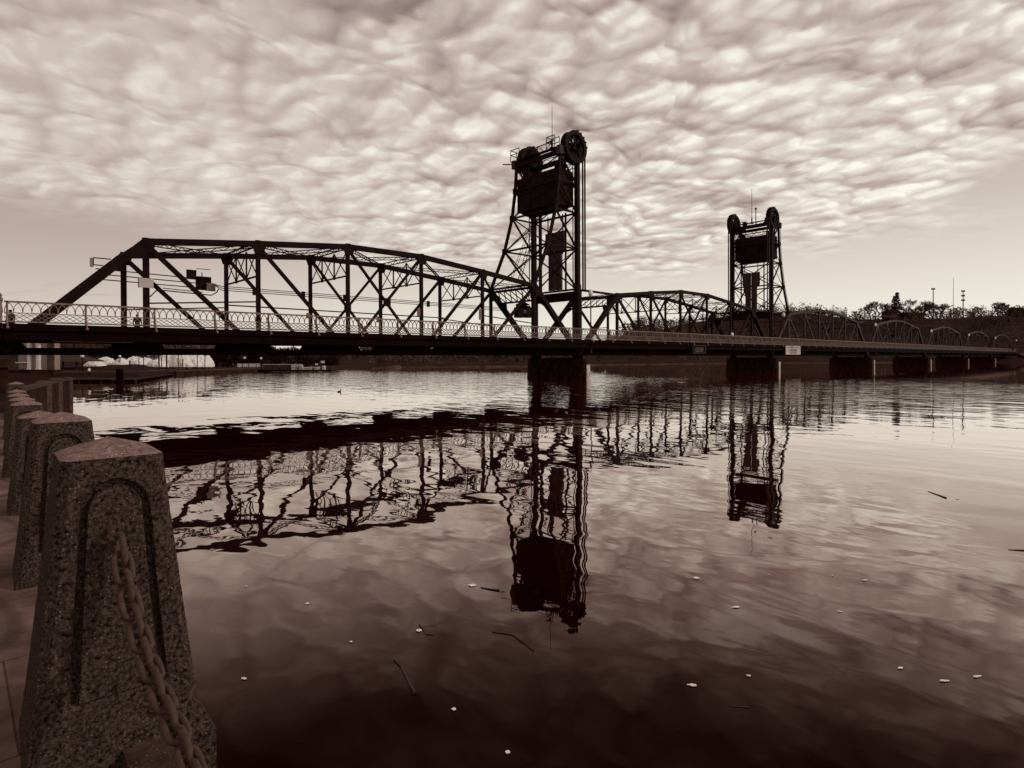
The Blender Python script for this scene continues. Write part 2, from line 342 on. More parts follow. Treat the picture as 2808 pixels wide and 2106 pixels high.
def build_span(name, label, lift=False):
    t = thing(name, label, 'bridge span', (0, 0, 0), 0, 'truss spans of the bridge')
    S = STEEL
    for y, iny in ((0, 1), (W, -1)):
        b = MB()
        for i in range(1, 6): b.bar((i*P-.02, y, ZU[i]), ((i+1)*P+.02, y, ZU[i+1]), .36, .34)
        for i in range(1, 7): b.plate([(i*P-.45, y-.19, ZU[i]-.1), (i*P+.45, y-.19, ZU[i]-.1), (i*P+.28, y-.19, ZU[i]-.62), (i*P-.28, y-.19, ZU[i]-.62)], (0, 1, 0), .02)
        for i in range(1, 7): b.box(i*P-.16, i*P+.16, y-.2, y+.2, ZU[i]+.168, ZU[i]+.2)
        b.build('top_chord', S, t)
        for sgn, xa, xb in ((1, 0, P), (-1, SPAN, 6*P)):
            b = MB(); b.bar((xa, y, ZB), (xb, y, ZH), .42, .42)
            b.plate([(xb-.75*sgn, y-.22, ZH-.95), (xb, y-.22, ZH-1.0), (xb+.05*sgn, y-.22, ZH), (xb-.15*sgn, y-.22, ZH-.1)], (0, 1, 0), .02)
            b.build('end_post', S, t)
        b = MB(); b.bar((-.1, y, ZB), (SPAN+.1, y, ZB), .3, .32)
        for i in range(0, 8):
            x = i*P; b.plate([(x-.9, y-.17, ZB+.12), (x+.9, y-.17, ZB+.12), (x+.5, y-.17, ZB+.75), (x-.5, y-.17, ZB+.75)], (0, 1, 0), .025)
            b.plate([(x-.9, y+.17, ZB+.12), (x+.9, y+.17, ZB+.12), (x+.5, y+.17, ZB+.75), (x-.5, y+.17, ZB+.75)], (0, 1, 0), .025)
        b.build('bottom_chord', UNDER, t)
        for i in range(1, 7):
            b = MB(); ww = .30 if i in (1, 6) else .24
            b.bar((i*P, y, ZB+.1), (i*P, y, ZU[i]-.1), .2, ww, (1, 0, 0)); b.build('vertical', S, t)
        for a, c, ww in ((1, 2, .26), (2, 3, .22), (3, 4, .17), (4, 3, .17), (5, 4, .22), (6, 5, .26)):
            b = MB(); b.bar((a*P, y+.05*iny, ZU[a]-.1), (c*P, y+.05*iny, ZB+.1), .16, ww)
            if ww < .2 and a == 3: b.bar((3.5*P-.3, y-.1, (ZU[3]+ZB)/2), (3.5*P+.3, y-.1, (ZU[3]+ZB)/2), .03, .6)
            b.build('diagonal', S, t)
        for a, c in ((2, 1), (5, 6)):
            b = MB(); b.bar((a*P, y+.12*iny, ZU[a]-3.6), (c*P, y+.12*iny, ZU[c]-3.4), .06, .08); b.build('sub_strut', S, t)
    # transverse
    for i in range(0, 8):
        b = MB(); b.box(i*P-.12, i*P+.12, .12, W-.12, 2.62, 3.36)
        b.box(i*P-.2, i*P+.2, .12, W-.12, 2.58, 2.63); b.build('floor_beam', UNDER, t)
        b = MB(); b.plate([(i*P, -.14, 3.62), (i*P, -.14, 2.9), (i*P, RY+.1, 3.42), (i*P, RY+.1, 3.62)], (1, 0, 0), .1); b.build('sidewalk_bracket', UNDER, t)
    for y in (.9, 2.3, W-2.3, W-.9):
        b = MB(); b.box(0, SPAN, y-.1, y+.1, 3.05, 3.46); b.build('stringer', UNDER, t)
    b = MB(); b.box(-.05, SPAN+.05, .3, W-.3, 3.5, 3.66); b.box(-.05, SPAN+.05, .3, .5, 3.662, 3.9); b.box(-.05, SPAN+.05, W-.5, W-.3, 3.662, 3.9); b.build('deck', FASCIA, t)
    b = MB(); b.box(-.05, SPAN+.05, RY-.06, -.2, 3.63, 3.76); b.build('sidewalk', FASCIA, t)
    b = MB(); b.box(-.05, SPAN+.05, RY-.14, RY-.07, 3.52, 3.82); b.box(-.05, SPAN+.05, RY-.2, RY-.07, 3.50, 3.518); b.box(-.05, SPAN+.05, RY-.05, RY+.02, 3.02, 3.50); b.build('fascia_beam', FASCIA, t)
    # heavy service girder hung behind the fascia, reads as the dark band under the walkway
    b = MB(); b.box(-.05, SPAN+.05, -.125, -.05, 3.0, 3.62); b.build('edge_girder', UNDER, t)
    # overhead bracing
    dz = V((0, 0, 1))
    for i in range(1, 7):
        z = ZU[i]
        b = MB(); b.laced((i*P, .2, z), (i*P, W-.2, z), .26, dz, .05, .42, .14); b.build('top_strut', S, t)
        if i in (1, 6): continue
        b = MB(); zt, zb = z-.25, z-2.0
        b.bar((i*P, .1, zb), (i*P, W-.1, zb), .09, .1)
        n = 3
        for k in range(n):
            ya, yb = .1+(W-.2)*k/n, .1+(W-.2)*(k+1)/n
            b.bar((i*P, ya, zt), (i*P, yb, zb), .05, .06); b.bar((i*P, yb, zt), (i*P, ya, zb), .05, .06)
            if k: b.bar((i*P, ya, zt), (i*P, ya, zb), .07, .09); b.box(i*P-.05, i*P+.05, ya-.11, ya+.11, zb-.09, zb+.1)
        b.build('sway_frame', S, t)
    for i in range(1, 6):
        a, c = (i*P, .15, ZU[i]-.05), ((i+1)*P, W-.15, ZU[i+1]-.05); d, e = (i*P, W-.15, ZU[i]-.12), ((i+1)*P, .15, ZU[i+1]-.12)
        b = MB(); b.laced(a, c, .2, dz, .045, .4, .1); b.build('top_lateral', S, t)
        b = MB(); b.laced(d, e, .2, dz, .045, .4, .1); b.build('top_lateral', S, t)
    for xh, sgn in ((P, -1), (6*P, 1)):     # portals lie in the plane of the end posts
        b = MB(); z1, z0 = ZH-.12, ZH-1.15; sl = P/(ZH-ZB)
        fx = lambda z: xh+sgn*(ZH-z)*sl
        b.bar((fx(z1), .2, z1), (fx(z1), W-.2, z1), .26, .2); b.bar((fx(z0), .2, z0), (fx(z0), W-.2, z0), .2, .16)
        n = 7; 
        for k in range(n):
            ya, yb = .2+(W-.4)*k/n, .2+(W-.4)*(k+1)/n
            b.bar((fx(z1), ya, z1), (fx(z0), yb, z0), .07, .09); b.bar((fx(z1), yb, z1), (fx(z0), ya, z0), .07, .09)
        for y0, s2 in ((.2, 1), (W-.2, -1)):
            b.plate([(fx(z0), y0, z0), (fx(z0), y0+s2*.8, z0), (fx(z0-.8), y0, z0-.8)], (1, 0, 0), .06)
        b.build('portal_frame', S, t)
    b = MB(); b.bar((0, W-.42, 4.25), (SPAN, W-.42, 4.25), .06, .08); b.build('guard_rail', S, t)
    rl = MB(); rl.box(0, SPAN, RY-.05, RY+.05, RT-.085, RT); rl = rl.build('railing', RAILM, t)
    for k in range(14):
        if k == 0 and 'PROTO_PANEL' not in globals():
            globals()['PROTO_PANEL'] = railing_panel_mesh().build('railing_panel', RAILM, rl); globals()['PROTO_POST'] = post_mesh().build('railing_post', RAILM, rl)
            o, p_ = PROTO_PANEL, PROTO_POST
        else:
            o = PROTO_PANEL.copy(); p_ = PROTO_POST.copy(); COL.objects.link(o); COL.objects.link(p_); o.parent = rl; p_.parent = rl
        o.location = (k*P/2, RY, RBt); p_.location = (k*P/2+.1, RY, RBt)
    if lift:
        for xx in (0, SPAN):
            sg = 1 if xx == 0 else -1
            b = MB(); b.box(xx+.25*sg-.12, xx+.25*sg+.12, -.1, W+.1, 7.75, 8.55); b.box(xx+.25*sg-.25, xx+.25*sg+.25, -.1, W+.1, 8.56, 8.62); b.build('lifting_girder', S, t)
            for y in (0, W):
                b = MB(); b.bar((xx+.25*sg, y, ZB), (xx+.25*sg, y, 7.74), .22, .22, (1, 0, 0)); b.build('hanger_post', S, t)
                b = MB(); b.bar((xx+.3*sg, y, 8.7), (xx+P*sg, y, ZH), .2, .2); b.build('end_strut', S, t)
    return t
span1 = build_span('truss_span', 'nearest truss span, silhouetted, from the left edge to the near lift tower')
lift = build_span('lift_span', 'movable truss span hanging between the two lift towers', True); lift.location = (SPAN, 0, 0)
labs = ['truss span just right of the far lift tower, its hip against the wooded hill', 'second truss span right of the far lift tower',
        'third truss span right of the far lift tower', 'fourth truss span right of the far lift tower', 'last and farthest truss span, ending at the rocky bank']
# the farther spans take a browner copy of the steel
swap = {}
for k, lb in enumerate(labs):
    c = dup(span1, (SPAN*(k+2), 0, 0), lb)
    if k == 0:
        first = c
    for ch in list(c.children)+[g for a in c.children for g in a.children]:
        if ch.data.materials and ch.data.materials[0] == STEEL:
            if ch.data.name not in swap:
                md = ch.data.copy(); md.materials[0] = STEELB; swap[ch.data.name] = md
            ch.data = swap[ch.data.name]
# extras fixed on the nearest span
def part(b, name, ms, par): return b.build(name, ms, par)
for zz_, x0, x1, r_ in ((7.62, 4.6, 9.9, .035), (7.30, 5.2, 10.6, .035), (7.0, 4.3, 10.4, .035), (6.72, 8.2, 10.6, .03)):
    part(MB().tube([(x0, W-.3, zz_), (x1, W-.3, zz_-.1)], r_, 6), 'conduit', STEEL, span1)
for dz_ in (0, .13, .27):
    part(MB().tube([(11.2, W-.3, 7.25), (11.8, W-.3, 7.12-dz_), (37.6, W-.3, 7.05-dz_)], .028, 6), 'conduit', STEEL, span1)
part(MB().tube([(12.2, W-.25, 5.85), (31, W-.25, 5.75)], .05, 6), 'conduit', STEEL, span1)
b = MB().tube([(6.3, .1, 5.6), (6.6, .1, 5.95), (7.0, .1, 6.0), (9.5, .1, 5.9), (9.8, .1, 6.1), (9.9, .1, 6.3)], .035, 6); part(b, 'conduit', STEEL, span1)
for x in (14, 17.6, 21, 25, 29): part(MB().box(x-.12, x+.12, W-.36, W-.22, 6.66, 7.18), 'conduit_clamp', STEEL, span1)
for px, py, pl, wx, hz in ((1148, 857, -.16, .26, .55), (1036, 876, W-.2, .22, .5), (845, 866, W-.2, .3, .4), (1317, 862, -.16, .26, .9)):
    d = ray(px, py); p_ = CAM+d*((pl-CAM.y)/d.y)
    part(MB().box(p_.x-wx/2, p_.x+wx/2, p_.y-.03, p_.y+.03, p_.z-hz/2, p_.z+hz/2), 'marker_plate', RAILM, span1)
part(MB().bar((2.0, -.14, 3.2), (6.6, -.14, 3.2), .05, .05).bar((1.6, -.14, 3.36), (2.0, -.14, 3.2), .05, .05), 'service_pipe', RAILM, span1)
part(MB().bar((2.0, -.14, 3.02), (6.6, -.14, 3.02), .05, .05).bar((1.4, -.14, 3.3), (2.0, -.14, 3.02), .05, .05), 'service_pipe', RAILM, span1)

# things hung on the bridge
s_ = thing('sign_board', 'blank pale sign board fixed to the first near upright of the nearest truss', 'sign', (6.05, -.2, 6.32))
MB().box(-.36, .36, -.025, .025, -.26, .26).build('panel', SIGNM, s_); MB().box(-.3, .3, .03, .06, -.2, -.14).build('bracket', STEEL, s_)
MB().box(-.38, -.35, -.03, .03, -.28, .28).build('frame', STEEL, s_)
s_ = thing('sign_board', 'small pale sign on a bracket above the left end post of the nearest truss', 'sign', (4.75, W+.1, 8.05))
MB().box(-.38, -.2, -.02, .02, -.30, .26).build('panel', PLAST, s_); MB().bar((-.2, 0, .28), (.7, 0, .28), .06, .06).bar((-.2, 0, -.15), (.3, 0, -.15), .06, .06).bar((-.2, 0, -.2), (-.2, 0, .3), .05, .05).build('bracket', STEEL, s_)
s_ = thing('signal_cabinet', 'dark equipment cabinet with a small pale box on the nearest truss', 'cabinet', (10.7, W-.3, 7.2))
MB().box(-.5, .35, -.3, .2, -.42, .45).build('cabinet', STEEL, s_); MB().box(.0, .55, -.5, -.32, -.5, .02).build('junction_box', RAILM, s_)
MB().bar((-.15, 0, .45), (-.15, 0, .75), .05, .05).bar((-.5, 0, .98), (.4, 0, .98), .04, .04).build('bracket', STEEL, s_)
s_ = thing('relay_box', 'small square relay box on the conduits near the signal cabinet', 'relay box', (9.9, W-.3, 7.72))
MB().box(-.27, .27, -.15, .15, -.27, .3).build('box', STEEL, s_); MB().box(-.3, .3, -.17, .17, .3, .33).build('lid', STEEL, s_)
# warning bell and signal heads in the portal before the near tower
s_ = thing('traffic_signal', 'bell topped traffic signal cluster hanging in the portal by the near tower', 'traffic signal', (38.2, 3.2, 6.9))
MB().lathe((0, 0, .28), [(.72, 0), (.62, .1), (.34, .22), (.26, .5), (.12, .62)], 14).build('bell', STEEL, s_)
MB().box(-.9, -.1, -.25, .25, -.95, .02).build('signal_head', STEEL, s_); MB().box(.25, 1.0, -.25, .25, -.9, .12).build('signal_head', STEEL, s_)
MB().box(-.75, .95, -.12, .12, .02, .24).build('crossbar', STEEL, s_); MB().lathe((.12, -.1, -.55), [(.1, 0), (.2, .1), (.2, .3), (.1, .4)], 10).build('lamp', RAILM, s_)
MB().bar((0, 0, .8), (0, 0, 1.5), .08, .08).build('hanger', STEEL, s_)

def board(name, label, cat, x, z, wd, ht, face, rows, seed):
    rnd = random.Random(seed); t = thing(name, label, cat, (x, RY-.22, z))
    MB().box(-wd/2, wd/2, -.03, .03, -ht/2, ht/2).build('panel', face, t)
    b = MB(); e = .09
    for a in ((-wd/2, wd/2, -.05, -.032, ht/2-e, ht/2), (-wd/2, wd/2, -.05, -.032, -ht/2, -ht/2+e), (-wd/2, -wd/2+e, -.05, -.032, -ht/2+e, ht/2-e), (wd/2-e, wd/2, -.05, -.032, -ht/2+e, ht/2-e)): b.box(*a)
    b.build('frame', WHITE if face == SIGNM else STEELB, t)
    b = MB()
    for zc_, wf, hh in rows:
        x0 = -wd*wf/2
        while x0 < wd*wf/2:
            wl = rnd.uniform(.25, .7)*hh*1.3
            for k in range(2): b.box(x0+k*wl*.55, x0+k*wl*.55+wl*.22, -.038, -.031, zc_-hh/2, zc_+hh/2)
            b.box(x0+.01, x0+wl*.7, -.0375, -.031, zc_+rnd.uniform(-.3, .3)*hh, zc_+hh*.42); x0 += wl*1.05
    b.build('lettering', INK, t)
    MB().bar((-wd*.35, .03, ht*.2), (-wd*.35, .2, ht*.45), .05, .05).bar((wd*.35, .03, ht*.2), (wd*.35, .2, ht*.45), .05, .05).build('bracket', STEEL, t)
board('navigation_sign', 'large white framed sign with faded lettering hung below the walkway by the far tower', 'sign', 89.2, 3.12, 5.2, 1.25, SIGNM, [(.42, .7, .13), (.14, .45, .13), (-.06, .6, .13), (-.26, .4, .13), (-.44, .5, .11)], 3)
board('navigation_sign', 'small dark framed sign on the girder under the lift span', 'sign', 62.4, 3.05, 3.0, .95, FASCIA, [(.15, .6, .1), (-.05, .7, .1), (-.25, .6, .1)], 4)
MB  # lamps
lamp = thing('street_lamp', 'x', 'lamp', (0, 0, 0), 0, 'globe lamps along the bridge walkway')
MB().lathe((0, 0, 0), [(.12, -1.2), (.11, 0), (.09, .5), (.065, .9), (.055, 4.1)], 10).build('post', STEELB, lamp)
MB().lathe((0, 0, 4.1), [(.09, 0), (.13, .06), (.10, .12)], 12).build('collar', STEEL, lamp)
MB().lathe((0, 0, 4.22), [(.10, 0), (.19, .12), (.235, .28), (.20, .46), (.11, .60), (.05, .68), (.02, .76)], 16).build('globe', GLOBE, lamp, True)
lm = ['globe lamp beside the near lift tower', 'globe lamp beside the far lift tower', 'globe lamp above the second pier past the far tower', 'globe lamp at the left end of the third truss past the lift span',
      'globe lamp at the left end of the fourth truss past the lift span', 'globe lamp at the left end of the last truss', 'globe lamp past the last truss, over the rocky bank']
for k, lb in enumerate(lm):
    x = (43.2, 87.1, 129.4, 171.9, 214.6, 257.2, 301.5)[k]
    if k == 0: lamp.location = (x, RY+.28, 3.75); lamp['label'] = 'white '+lb
    else: dup(lamp, (x, RY+.28, 3.75), 'white '+lb)

# ------------------------------------------------------------------ piers
def pier(x, label, parent_from=None):
    t = thing('bridge_pier', label, 'pier', (x, 0, 0), 0, 'concrete piers of the bridge')
    for yc, sg in ((.15, -1), (W-.15, 1)):
        b = MB(); n = 14; ring = []
        outl = lambda k, r: (math.cos(math.pi*k/(n-1))*r, sg*(.55+math.sin(math.pi*k/(n-1))*r*.85))
        for z, r in ((-1.5, .66), (0, .62), (1.55, .56)):
            ring.append([(x_, yc+y_, z) for x_, y_ in [outl(k, r) for k in range(n)]]+[(-r, yc-sg*.75, z), (r, yc-sg*.75, z)])
        vs = sum(ring, []); kk = n+2
        fs = [(i*kk+j, i*kk+(j+1) % kk, (i+1)*kk+(j+1) % kk, (i+1)*kk+j) for i in range(2) for j in range(kk)]+[tuple(2*kk+j for j in range(kk))]
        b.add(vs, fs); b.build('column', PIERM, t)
        b = MB(); b.box(-.68, .68, yc-.9, yc+.9, 1.57, 2.02) if False else b.lathe((0, yc, 1.56), [(.8, 0), (.84, .1), (.84, .36), (.76, .44)], 20, .82, 1.22); b.build('capital', PIERM, t)
        b = MB(); b.box(-.45, .45, yc-.3, yc+.3, 2.0, 2.36); b.build('bearing', UNDER, t)
        if sg < 0: MB().box(-.36, .12, yc-1.47, yc-1.40, -.9, 1.45).build('nose_strip', NOSEM, t)
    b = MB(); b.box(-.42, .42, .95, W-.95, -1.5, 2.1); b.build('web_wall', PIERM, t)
    return t
pl = ['pier under the near lift tower', 'pier under the far lift tower', 'first pier past the far lift tower', 'second pier past the far lift tower', 'third pier past the far lift tower', 'fourth pier past the far lift tower']
p0 = pier(SPAN, 'concrete '+pl[0])
for k in range(1, 6): dup(p0, (SPAN*(k+1), 0, 0), 'concrete '+pl[k])
ea = thing('bridge_abutment', 'stepped stone abutment at the far end of the bridge beside the riprap', 'abutment', (7*SPAN, 0, 0))
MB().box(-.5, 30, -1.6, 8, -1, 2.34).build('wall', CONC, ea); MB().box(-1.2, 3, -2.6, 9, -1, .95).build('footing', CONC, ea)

# ------------------------------------------------------------------ lift towers
def tower(x, sg, label, gl_, ladder_out):
    """sg=+1: the vertical legs face +x (near tower); sg=-1 mirrors it"""
    t = thing('lift_tower', label, 'lift tower', (x, 0, 0), 0, 'lift towers')
    S = STEEL
    fx = lambda d: -sg*d                       # d metres back from the front legs
    lev = [8.76, 12.65, 16.1, 18.9, 21.3]
    back = [5.9, 4.1, 3.05, 2.6, 2.4]
    for y in (0, W):
        b = MB(); b.bar((0, y, 2.4), (0, y, 21.3), .40, .40, (1, 0, 0)); b.box(-.28, .28, y-.24, y+.24, 8.3, 9.2); b.build('front_leg', S, t)
        b = MB(); b.bar((sg*.42, y+.05, 9), (sg*.42, y+.05, 21.3), .09, .09, (1, 0, 0)); b.build('guide_rail', S, t)
        b = MB(); b.bar((fx(.62), y, 8.8), (fx(.62), y, 21.3), .07, .07, (1, 0, 0)); b.build('guide_rail', S, t)
        b = MB()
        for i in range(4): b.bar((fx(back[i]), y, lev[i]), (fx(back[i+1]), y, lev[i+1]), .24, .24)
        for i in range(1, 4): b.box(fx(back[i])-.2, fx(back[i])+.2, y-.15, y+.15, lev[i]-.28, lev[i]+.28)
        b.build('rear_leg', S, t)
        iy = .05 if y == 0 else -.05
        for i in range(4):
            A, B = (fx(back[i]), y+iy, lev[i]), (fx(back[i+1]), y+iy, lev[i+1]); C, D = (0, y+iy, lev[i]), (0, y+iy, lev[i+1])
            b = MB(); b.bar(B, C, .13, .17); b.build('brace', S, t)
            b = MB(); b.bar(A, D, .05, .08); b.build('brace', S, t)
            if i: b = MB(); b.bar(A, C, .12, .15); b.build('strut', S, t)
    for i in range(5):                          # rear face and front face
        for d, dd in ((back[i], .0), (.0, .0)):
            if i == 4: continue
            b = MB(); b.bar((fx(d), .1, lev[i]), (fx(d), W-.1, lev[i]), .14, .18); b.build('strut', S, t)
    for i in range(4):
        for y0, y1 in ((.1, W-.1), (W-.1, .1)):
            b = MB(); b.bar((fx(back[i]), y0, lev[i]), (fx(back[i+1]), y1, lev[i+1]), .06, .10); b.build('brace', S, t)
            if i < 3: b = MB(); b.bar((0, y0, lev[i]), (0, y1, lev[i+1]), .08, .13); b.build('brace', S, t)
    b = MB(); b.laced((0, .1, 20.75), (0, W-.1, 20.75), .5, (0, 0, 1), .07, .8, .07); b.laced((fx(2.5), .1, 20.9), (fx(2.5), W-.1, 20.9), .4, (0, 0, 1), .06, .8, .06); b.build('top_truss', S, t)
    # head frame
    b = MB()
    for y in (-.05, W+.05): b.bar((fx(2.75), y, 21.65), (sg*.55, y, 21.65), .3, .7)
    b.bar((fx(2.4), -.2, 21.5), (fx(2.4), W+.2, 21.5), .26, .42); b.bar((0, -.2, 21.6), (0, W+.2, 21.6), .26, .46)
    for y in (.85, W-.85): b.bar((fx(2.5), y, 21.75), (sg*.4, y, 21.75), .16, .4)
    b.laced((fx(2.3), 1.2, 22.35), (fx(2.3), W-1.2, 22.35), .75, (0, 0, 1), .07, .75, .07)
    b.build('head_frame', S, t)
    for y, s2 in ((-.1, -1), (W+.1, 1)):
        b = MB(); b.box(min(fx(2.8), fx(2.3)), max(fx(2.8), fx(2.3)), y-.22, y+.22, 21.2, 22.0); b.build('corner_box', STEELB, t)
    b = MB()
    b.box(min(fx(2.75), fx(2.25)), max(fx(2.75), fx(2.25)), -.3, W+.5, 21.9, 21.94); b.box(min(fx(2.3), fx(.3)), max(fx(2.3), fx(.3)), .55, 1.5, 22.0, 22.04); b.build('platform', S, t)
    # machinery, irregular blocks
    rnd = random.Random(int(x)); b = MB()
    for k in range(4):
        yy = (.75, 1.15, 4.4, 4.9)[k]; xx = fx(rnd.uniform(.9, 2.0)); hh = rnd.uniform(.3, .7)
        b.box(xx-.25, xx+.25, yy-.18, yy+.18, 22.11, 22.11+hh)
    b.tube([(fx(1.3), .6, 22.45), (fx(1.3), W-.6, 22.45)], .09, 8); b.build('hoist_machinery', S, t)
    pts = [(fx(2.75), W-.75), (fx(2.75), W+.5), (fx(1.9), W+.5)]; pr = [(fx(2.7), .45), (fx(2.7), 1.5), (fx(2.0), 1.5), (fx(2.0), .45)]
    for pp in (pts, pr):
        cr_ = MB()
        for a, c in zip(pp, pp[1:]):
            for hz in (22.62, 23.1): cr_.bar((*a, hz), (*c, hz), .06, .06)
            n = max(1, int((V(a)-V(c)).length/1.1))
            for k in range(n+1):
                q_ = V(a).lerp(V(c), k/n); cr_.bar((q_.x, q_.y, 21.94), (q_.x, q_.y, 23.1), .05, .05)
        cr_.build('platform_railing', S, t)
    # sheaves
    sx, sz, sr = fx(.45), 22.3, 1.5
    for y in (0, W):
        b = MB(); n = 36
        for ro, ri, y0, y1 in ((sr+.06, sr-.34, y-.34, y+.34),):
            vs = []
            for k in range(n):
                a = 2*math.pi*k/n
                for r_, yy in ((ro, y0), (ro-.1, y0+.1), (ro-.1, y1-.1), (ro, y1), (ri, y1), (ri, y0)): vs.append((sx+math.cos(a)*r_, yy, sz+math.sin(a)*r_))
            fs = [(k*6+j, ((k+1) % n)*6+j, ((k+1) % n)*6+(j+1) % 6, k*6+(j+1) % 6) for k in range(n) for j in range(6)]
            b.add(vs, fs)
        sh = b.build('sheave', S, t)
        b = MB()
        for k in range(8):
            a = math.pi*k/4+.2; ca, sa = math.cos(a), math.sin(a)
            b.bar((sx+ca*.25, y-.18, sz+sa*.25), (sx+ca*(sr-.3), y-.18, sz+sa*(sr-.3)), .06, .3, (-sa, 0, ca)); b.bar((sx+ca*.25, y+.18, sz+sa*.25), (sx+ca*(sr-.3), y+.18, sz+sa*(sr-.3)), .06, .3, (-sa, 0, ca))
            b.plate([(sx+ca*.8, y, sz+sa*.8), (sx+math.cos(a+.42)*.75, y, sz+math.sin(a+.42)*.75), (sx+math.cos(a+.42)*1.2, y, sz+math.sin(a+.42)*1.2), (sx+ca*1.2, y, sz+sa*1.2)], (0, 1, 0), .06)
        b.tube([(sx, y-.55, sz), (sx, y+.55, sz)], .34, 14); b.build('spokes', S, sh)
        b = MB()
        for s2 in (-1, 1): b.plate([(sx-.75, y+s2*.5, 21.9), (sx+.75, y+s2*.5, 21.9), (sx+.3, y+s2*.5, sz+.3), (sx-.3, y+s2*.5, sz+.3)], (0, 1, 0), .1)
        b.build('bearing_stand', S, t)
        b = MB(); b.mi = 0      # the ropes, outer and inner fall
        for k in range(2): b.tube([(sx+sg*(sr-.05), y-.14+k*.28, sz), (sx+sg*(sr-.05), y-.14+k*.28, 8.6)], .085, 8)
        b.build('hoist_cable', STEELB, t)
        b = MB()
        for k in range(4): b.tube([(sx-sg*(sr-.05)+.1*k, y+(.3 if y == 0 else -.3), sz), (sx-sg*(sr-.05)+.1*k, y+(.5 if y == 0 else -.5), 20.1)], .04, 6)
        b.build('hoist_cable', S, t)
        b = MB(); n = 10      # rope guard hood over the top of the sheave
        for k in range(n):
            a0, a1 = math.pi*(.05+.5*k/n), math.pi*(.05+.5*(k+1)/n)
            if sg < 0: a0, a1 = math.pi-a1, math.pi-a0
            if k % 2 == 0: b.box(sx+math.cos(a0)*(sr+.1)-.06, sx+math.cos(a0)*(sr+.1)+.06, y-.36, y+.36, sz+math.sin(a0)*(sr+.1)-.05, sz+math.sin(a0)*(sr+.1)+.1)
        b.build('rope_guard', S, t)
    # double guide panel between the front legs
    for s2 in (-1, 1):
        b = MB(); y0, y1, y2 = W/2+s2*.07, W/2+s2*.85, W/2+s2*1.28
        b.plate([(sg*.1, y0, 14.7), (sg*.1, y2, 14.7), (sg*.1, y2, 12.9), (sg*.1, y1, 12.4), (sg*.1, y1, 8.9), (sg*.1, y0, 8.9)], (1, 0, 0), .25); b.build('guide_panel', STEELB, t)
        b = MB(); b.bar((sg*.1, W/2+s2*1.0, 16.4), (sg*.1, W/2+s2*1.0, 14.7), .08, .1); b.build('guide_hanger', S, t)
    for s2 in (-1, 1):
        b = MB(); b.bar((fx(.3), W/2+s2*1.75, 8.6), (fx(.3), W/2+s2*1.75, 16.3), .12, .16, (1, 0, 0)); b.build('counterweight_guide', S, t)
    # ladders
    b = MB()
    def ladder(b, A, B, wd, wv, rung=.45, th=.05):
        A, B, wv = V(A), V(B), V(wv).normalized()*wd/2
        b.bar(A+wv, B+wv, th, th); b.bar(A-wv, B-wv, th, th); n = int((B-A).length/rung)
        for k in range(n): b.bar(A.lerp(B, (k+.5)/n)+wv, A.lerp(B, (k+.5)/n)-wv, th*.8, th*.8)
    if ladder_out:
        for i in range(4): ladder(b, (fx(back[i]+.45), .0, lev[i]), (fx(back[i+1]+.45), .0, lev[i+1]+(.9 if i == 3 else 0)), .32, (1, 0, 0), .95, .05)
    else:
        ladder(b, (fx(4.6), W*.55, 9.6), (fx(2.0), W*.42, 18.6), .42, (0, 1, 0), .42, .05); ladder(b, (fx(4.9), W*.72, 9.4), (fx(2.6), W*.52, 16.3), .3, (0, 1, 0), .4, .04)
    b.build('ladder', S, t)
    b = MB(); b.bar((fx(2.6), W+.3, 21.7), (fx(2.6)-sg*.5, W+1.3, 21.85), .09, .09); b.build('boom', S, t)
    # counterweight hangs in the tower: its own thing
    c = thing('counterweight', gl_, 'counterweight', (x, 0, 0), 0, 'concrete counterweights')
    x0, x1 = sorted((fx(2.5), fx(.30)))
    b = MB(); b.box(x0, x1, .32, W-.32, 16.7, 20.05)
    b.add([(x0+.1, .45, 16.7), (x1-.1, .45, 16.7), (x1-.1, W-.45, 16.7), (x0+.1, W-.45, 16.7), (x0+.55, .8, 15.95+.4), (x1-.55, .8, 15.95+.4), (x1-.55, W-.8, 16.35), (x0+.55, W-.8, 16.35)], [(0, 3, 7, 4), (1, 2, 6, 5)[::-1], (0, 1, 5, 4)[::-1], (3, 2, 6, 7), (4, 5, 6, 7)[::-1]])
    b.build('block', CWM, c)
    b = MB()
    for xs in (x0-.03, x1+.03):
        for y in (.32, 1.9, 3.9, W-.32): b.box(xs-.03, xs+.03, y-.06, y+.06, 16.7, 20.05)
        b.box(xs-.03, xs+.03, .38, W-.38, 18.4, 18.52)
        b.bar((xs, .4, 16.8), (xs, W-.4, 20), .05, .09, (1, 0, 0))
    b.build('ribs', STEEL, c)
    b = MB(); b.box(x0+.3, x1-.3, .5, W-.5, 20.06, 20.2)
    for y in (.9, W-.9): b.box(x0+.6, x1-.6, y-.3, y+.3, 20.2, 20.75)
    b.build('rope_anchor', STEEL, c)
    return t
CWM = mat('counterweight_concrete', (.022, .0115, .0095), .8, .06, (.013, .004, .0035), 1.1)
t1 = tower(42.5, 1, 'near lift tower, taller in view, with ladders inside its curved rear legs', 'dark boxlike counterweight high in the near lift tower', False)
t2 = tower(85.5, -1, 'far lift tower with a caged ladder down its right rear leg', 'dark boxlike counterweight high in the far lift tower', True)
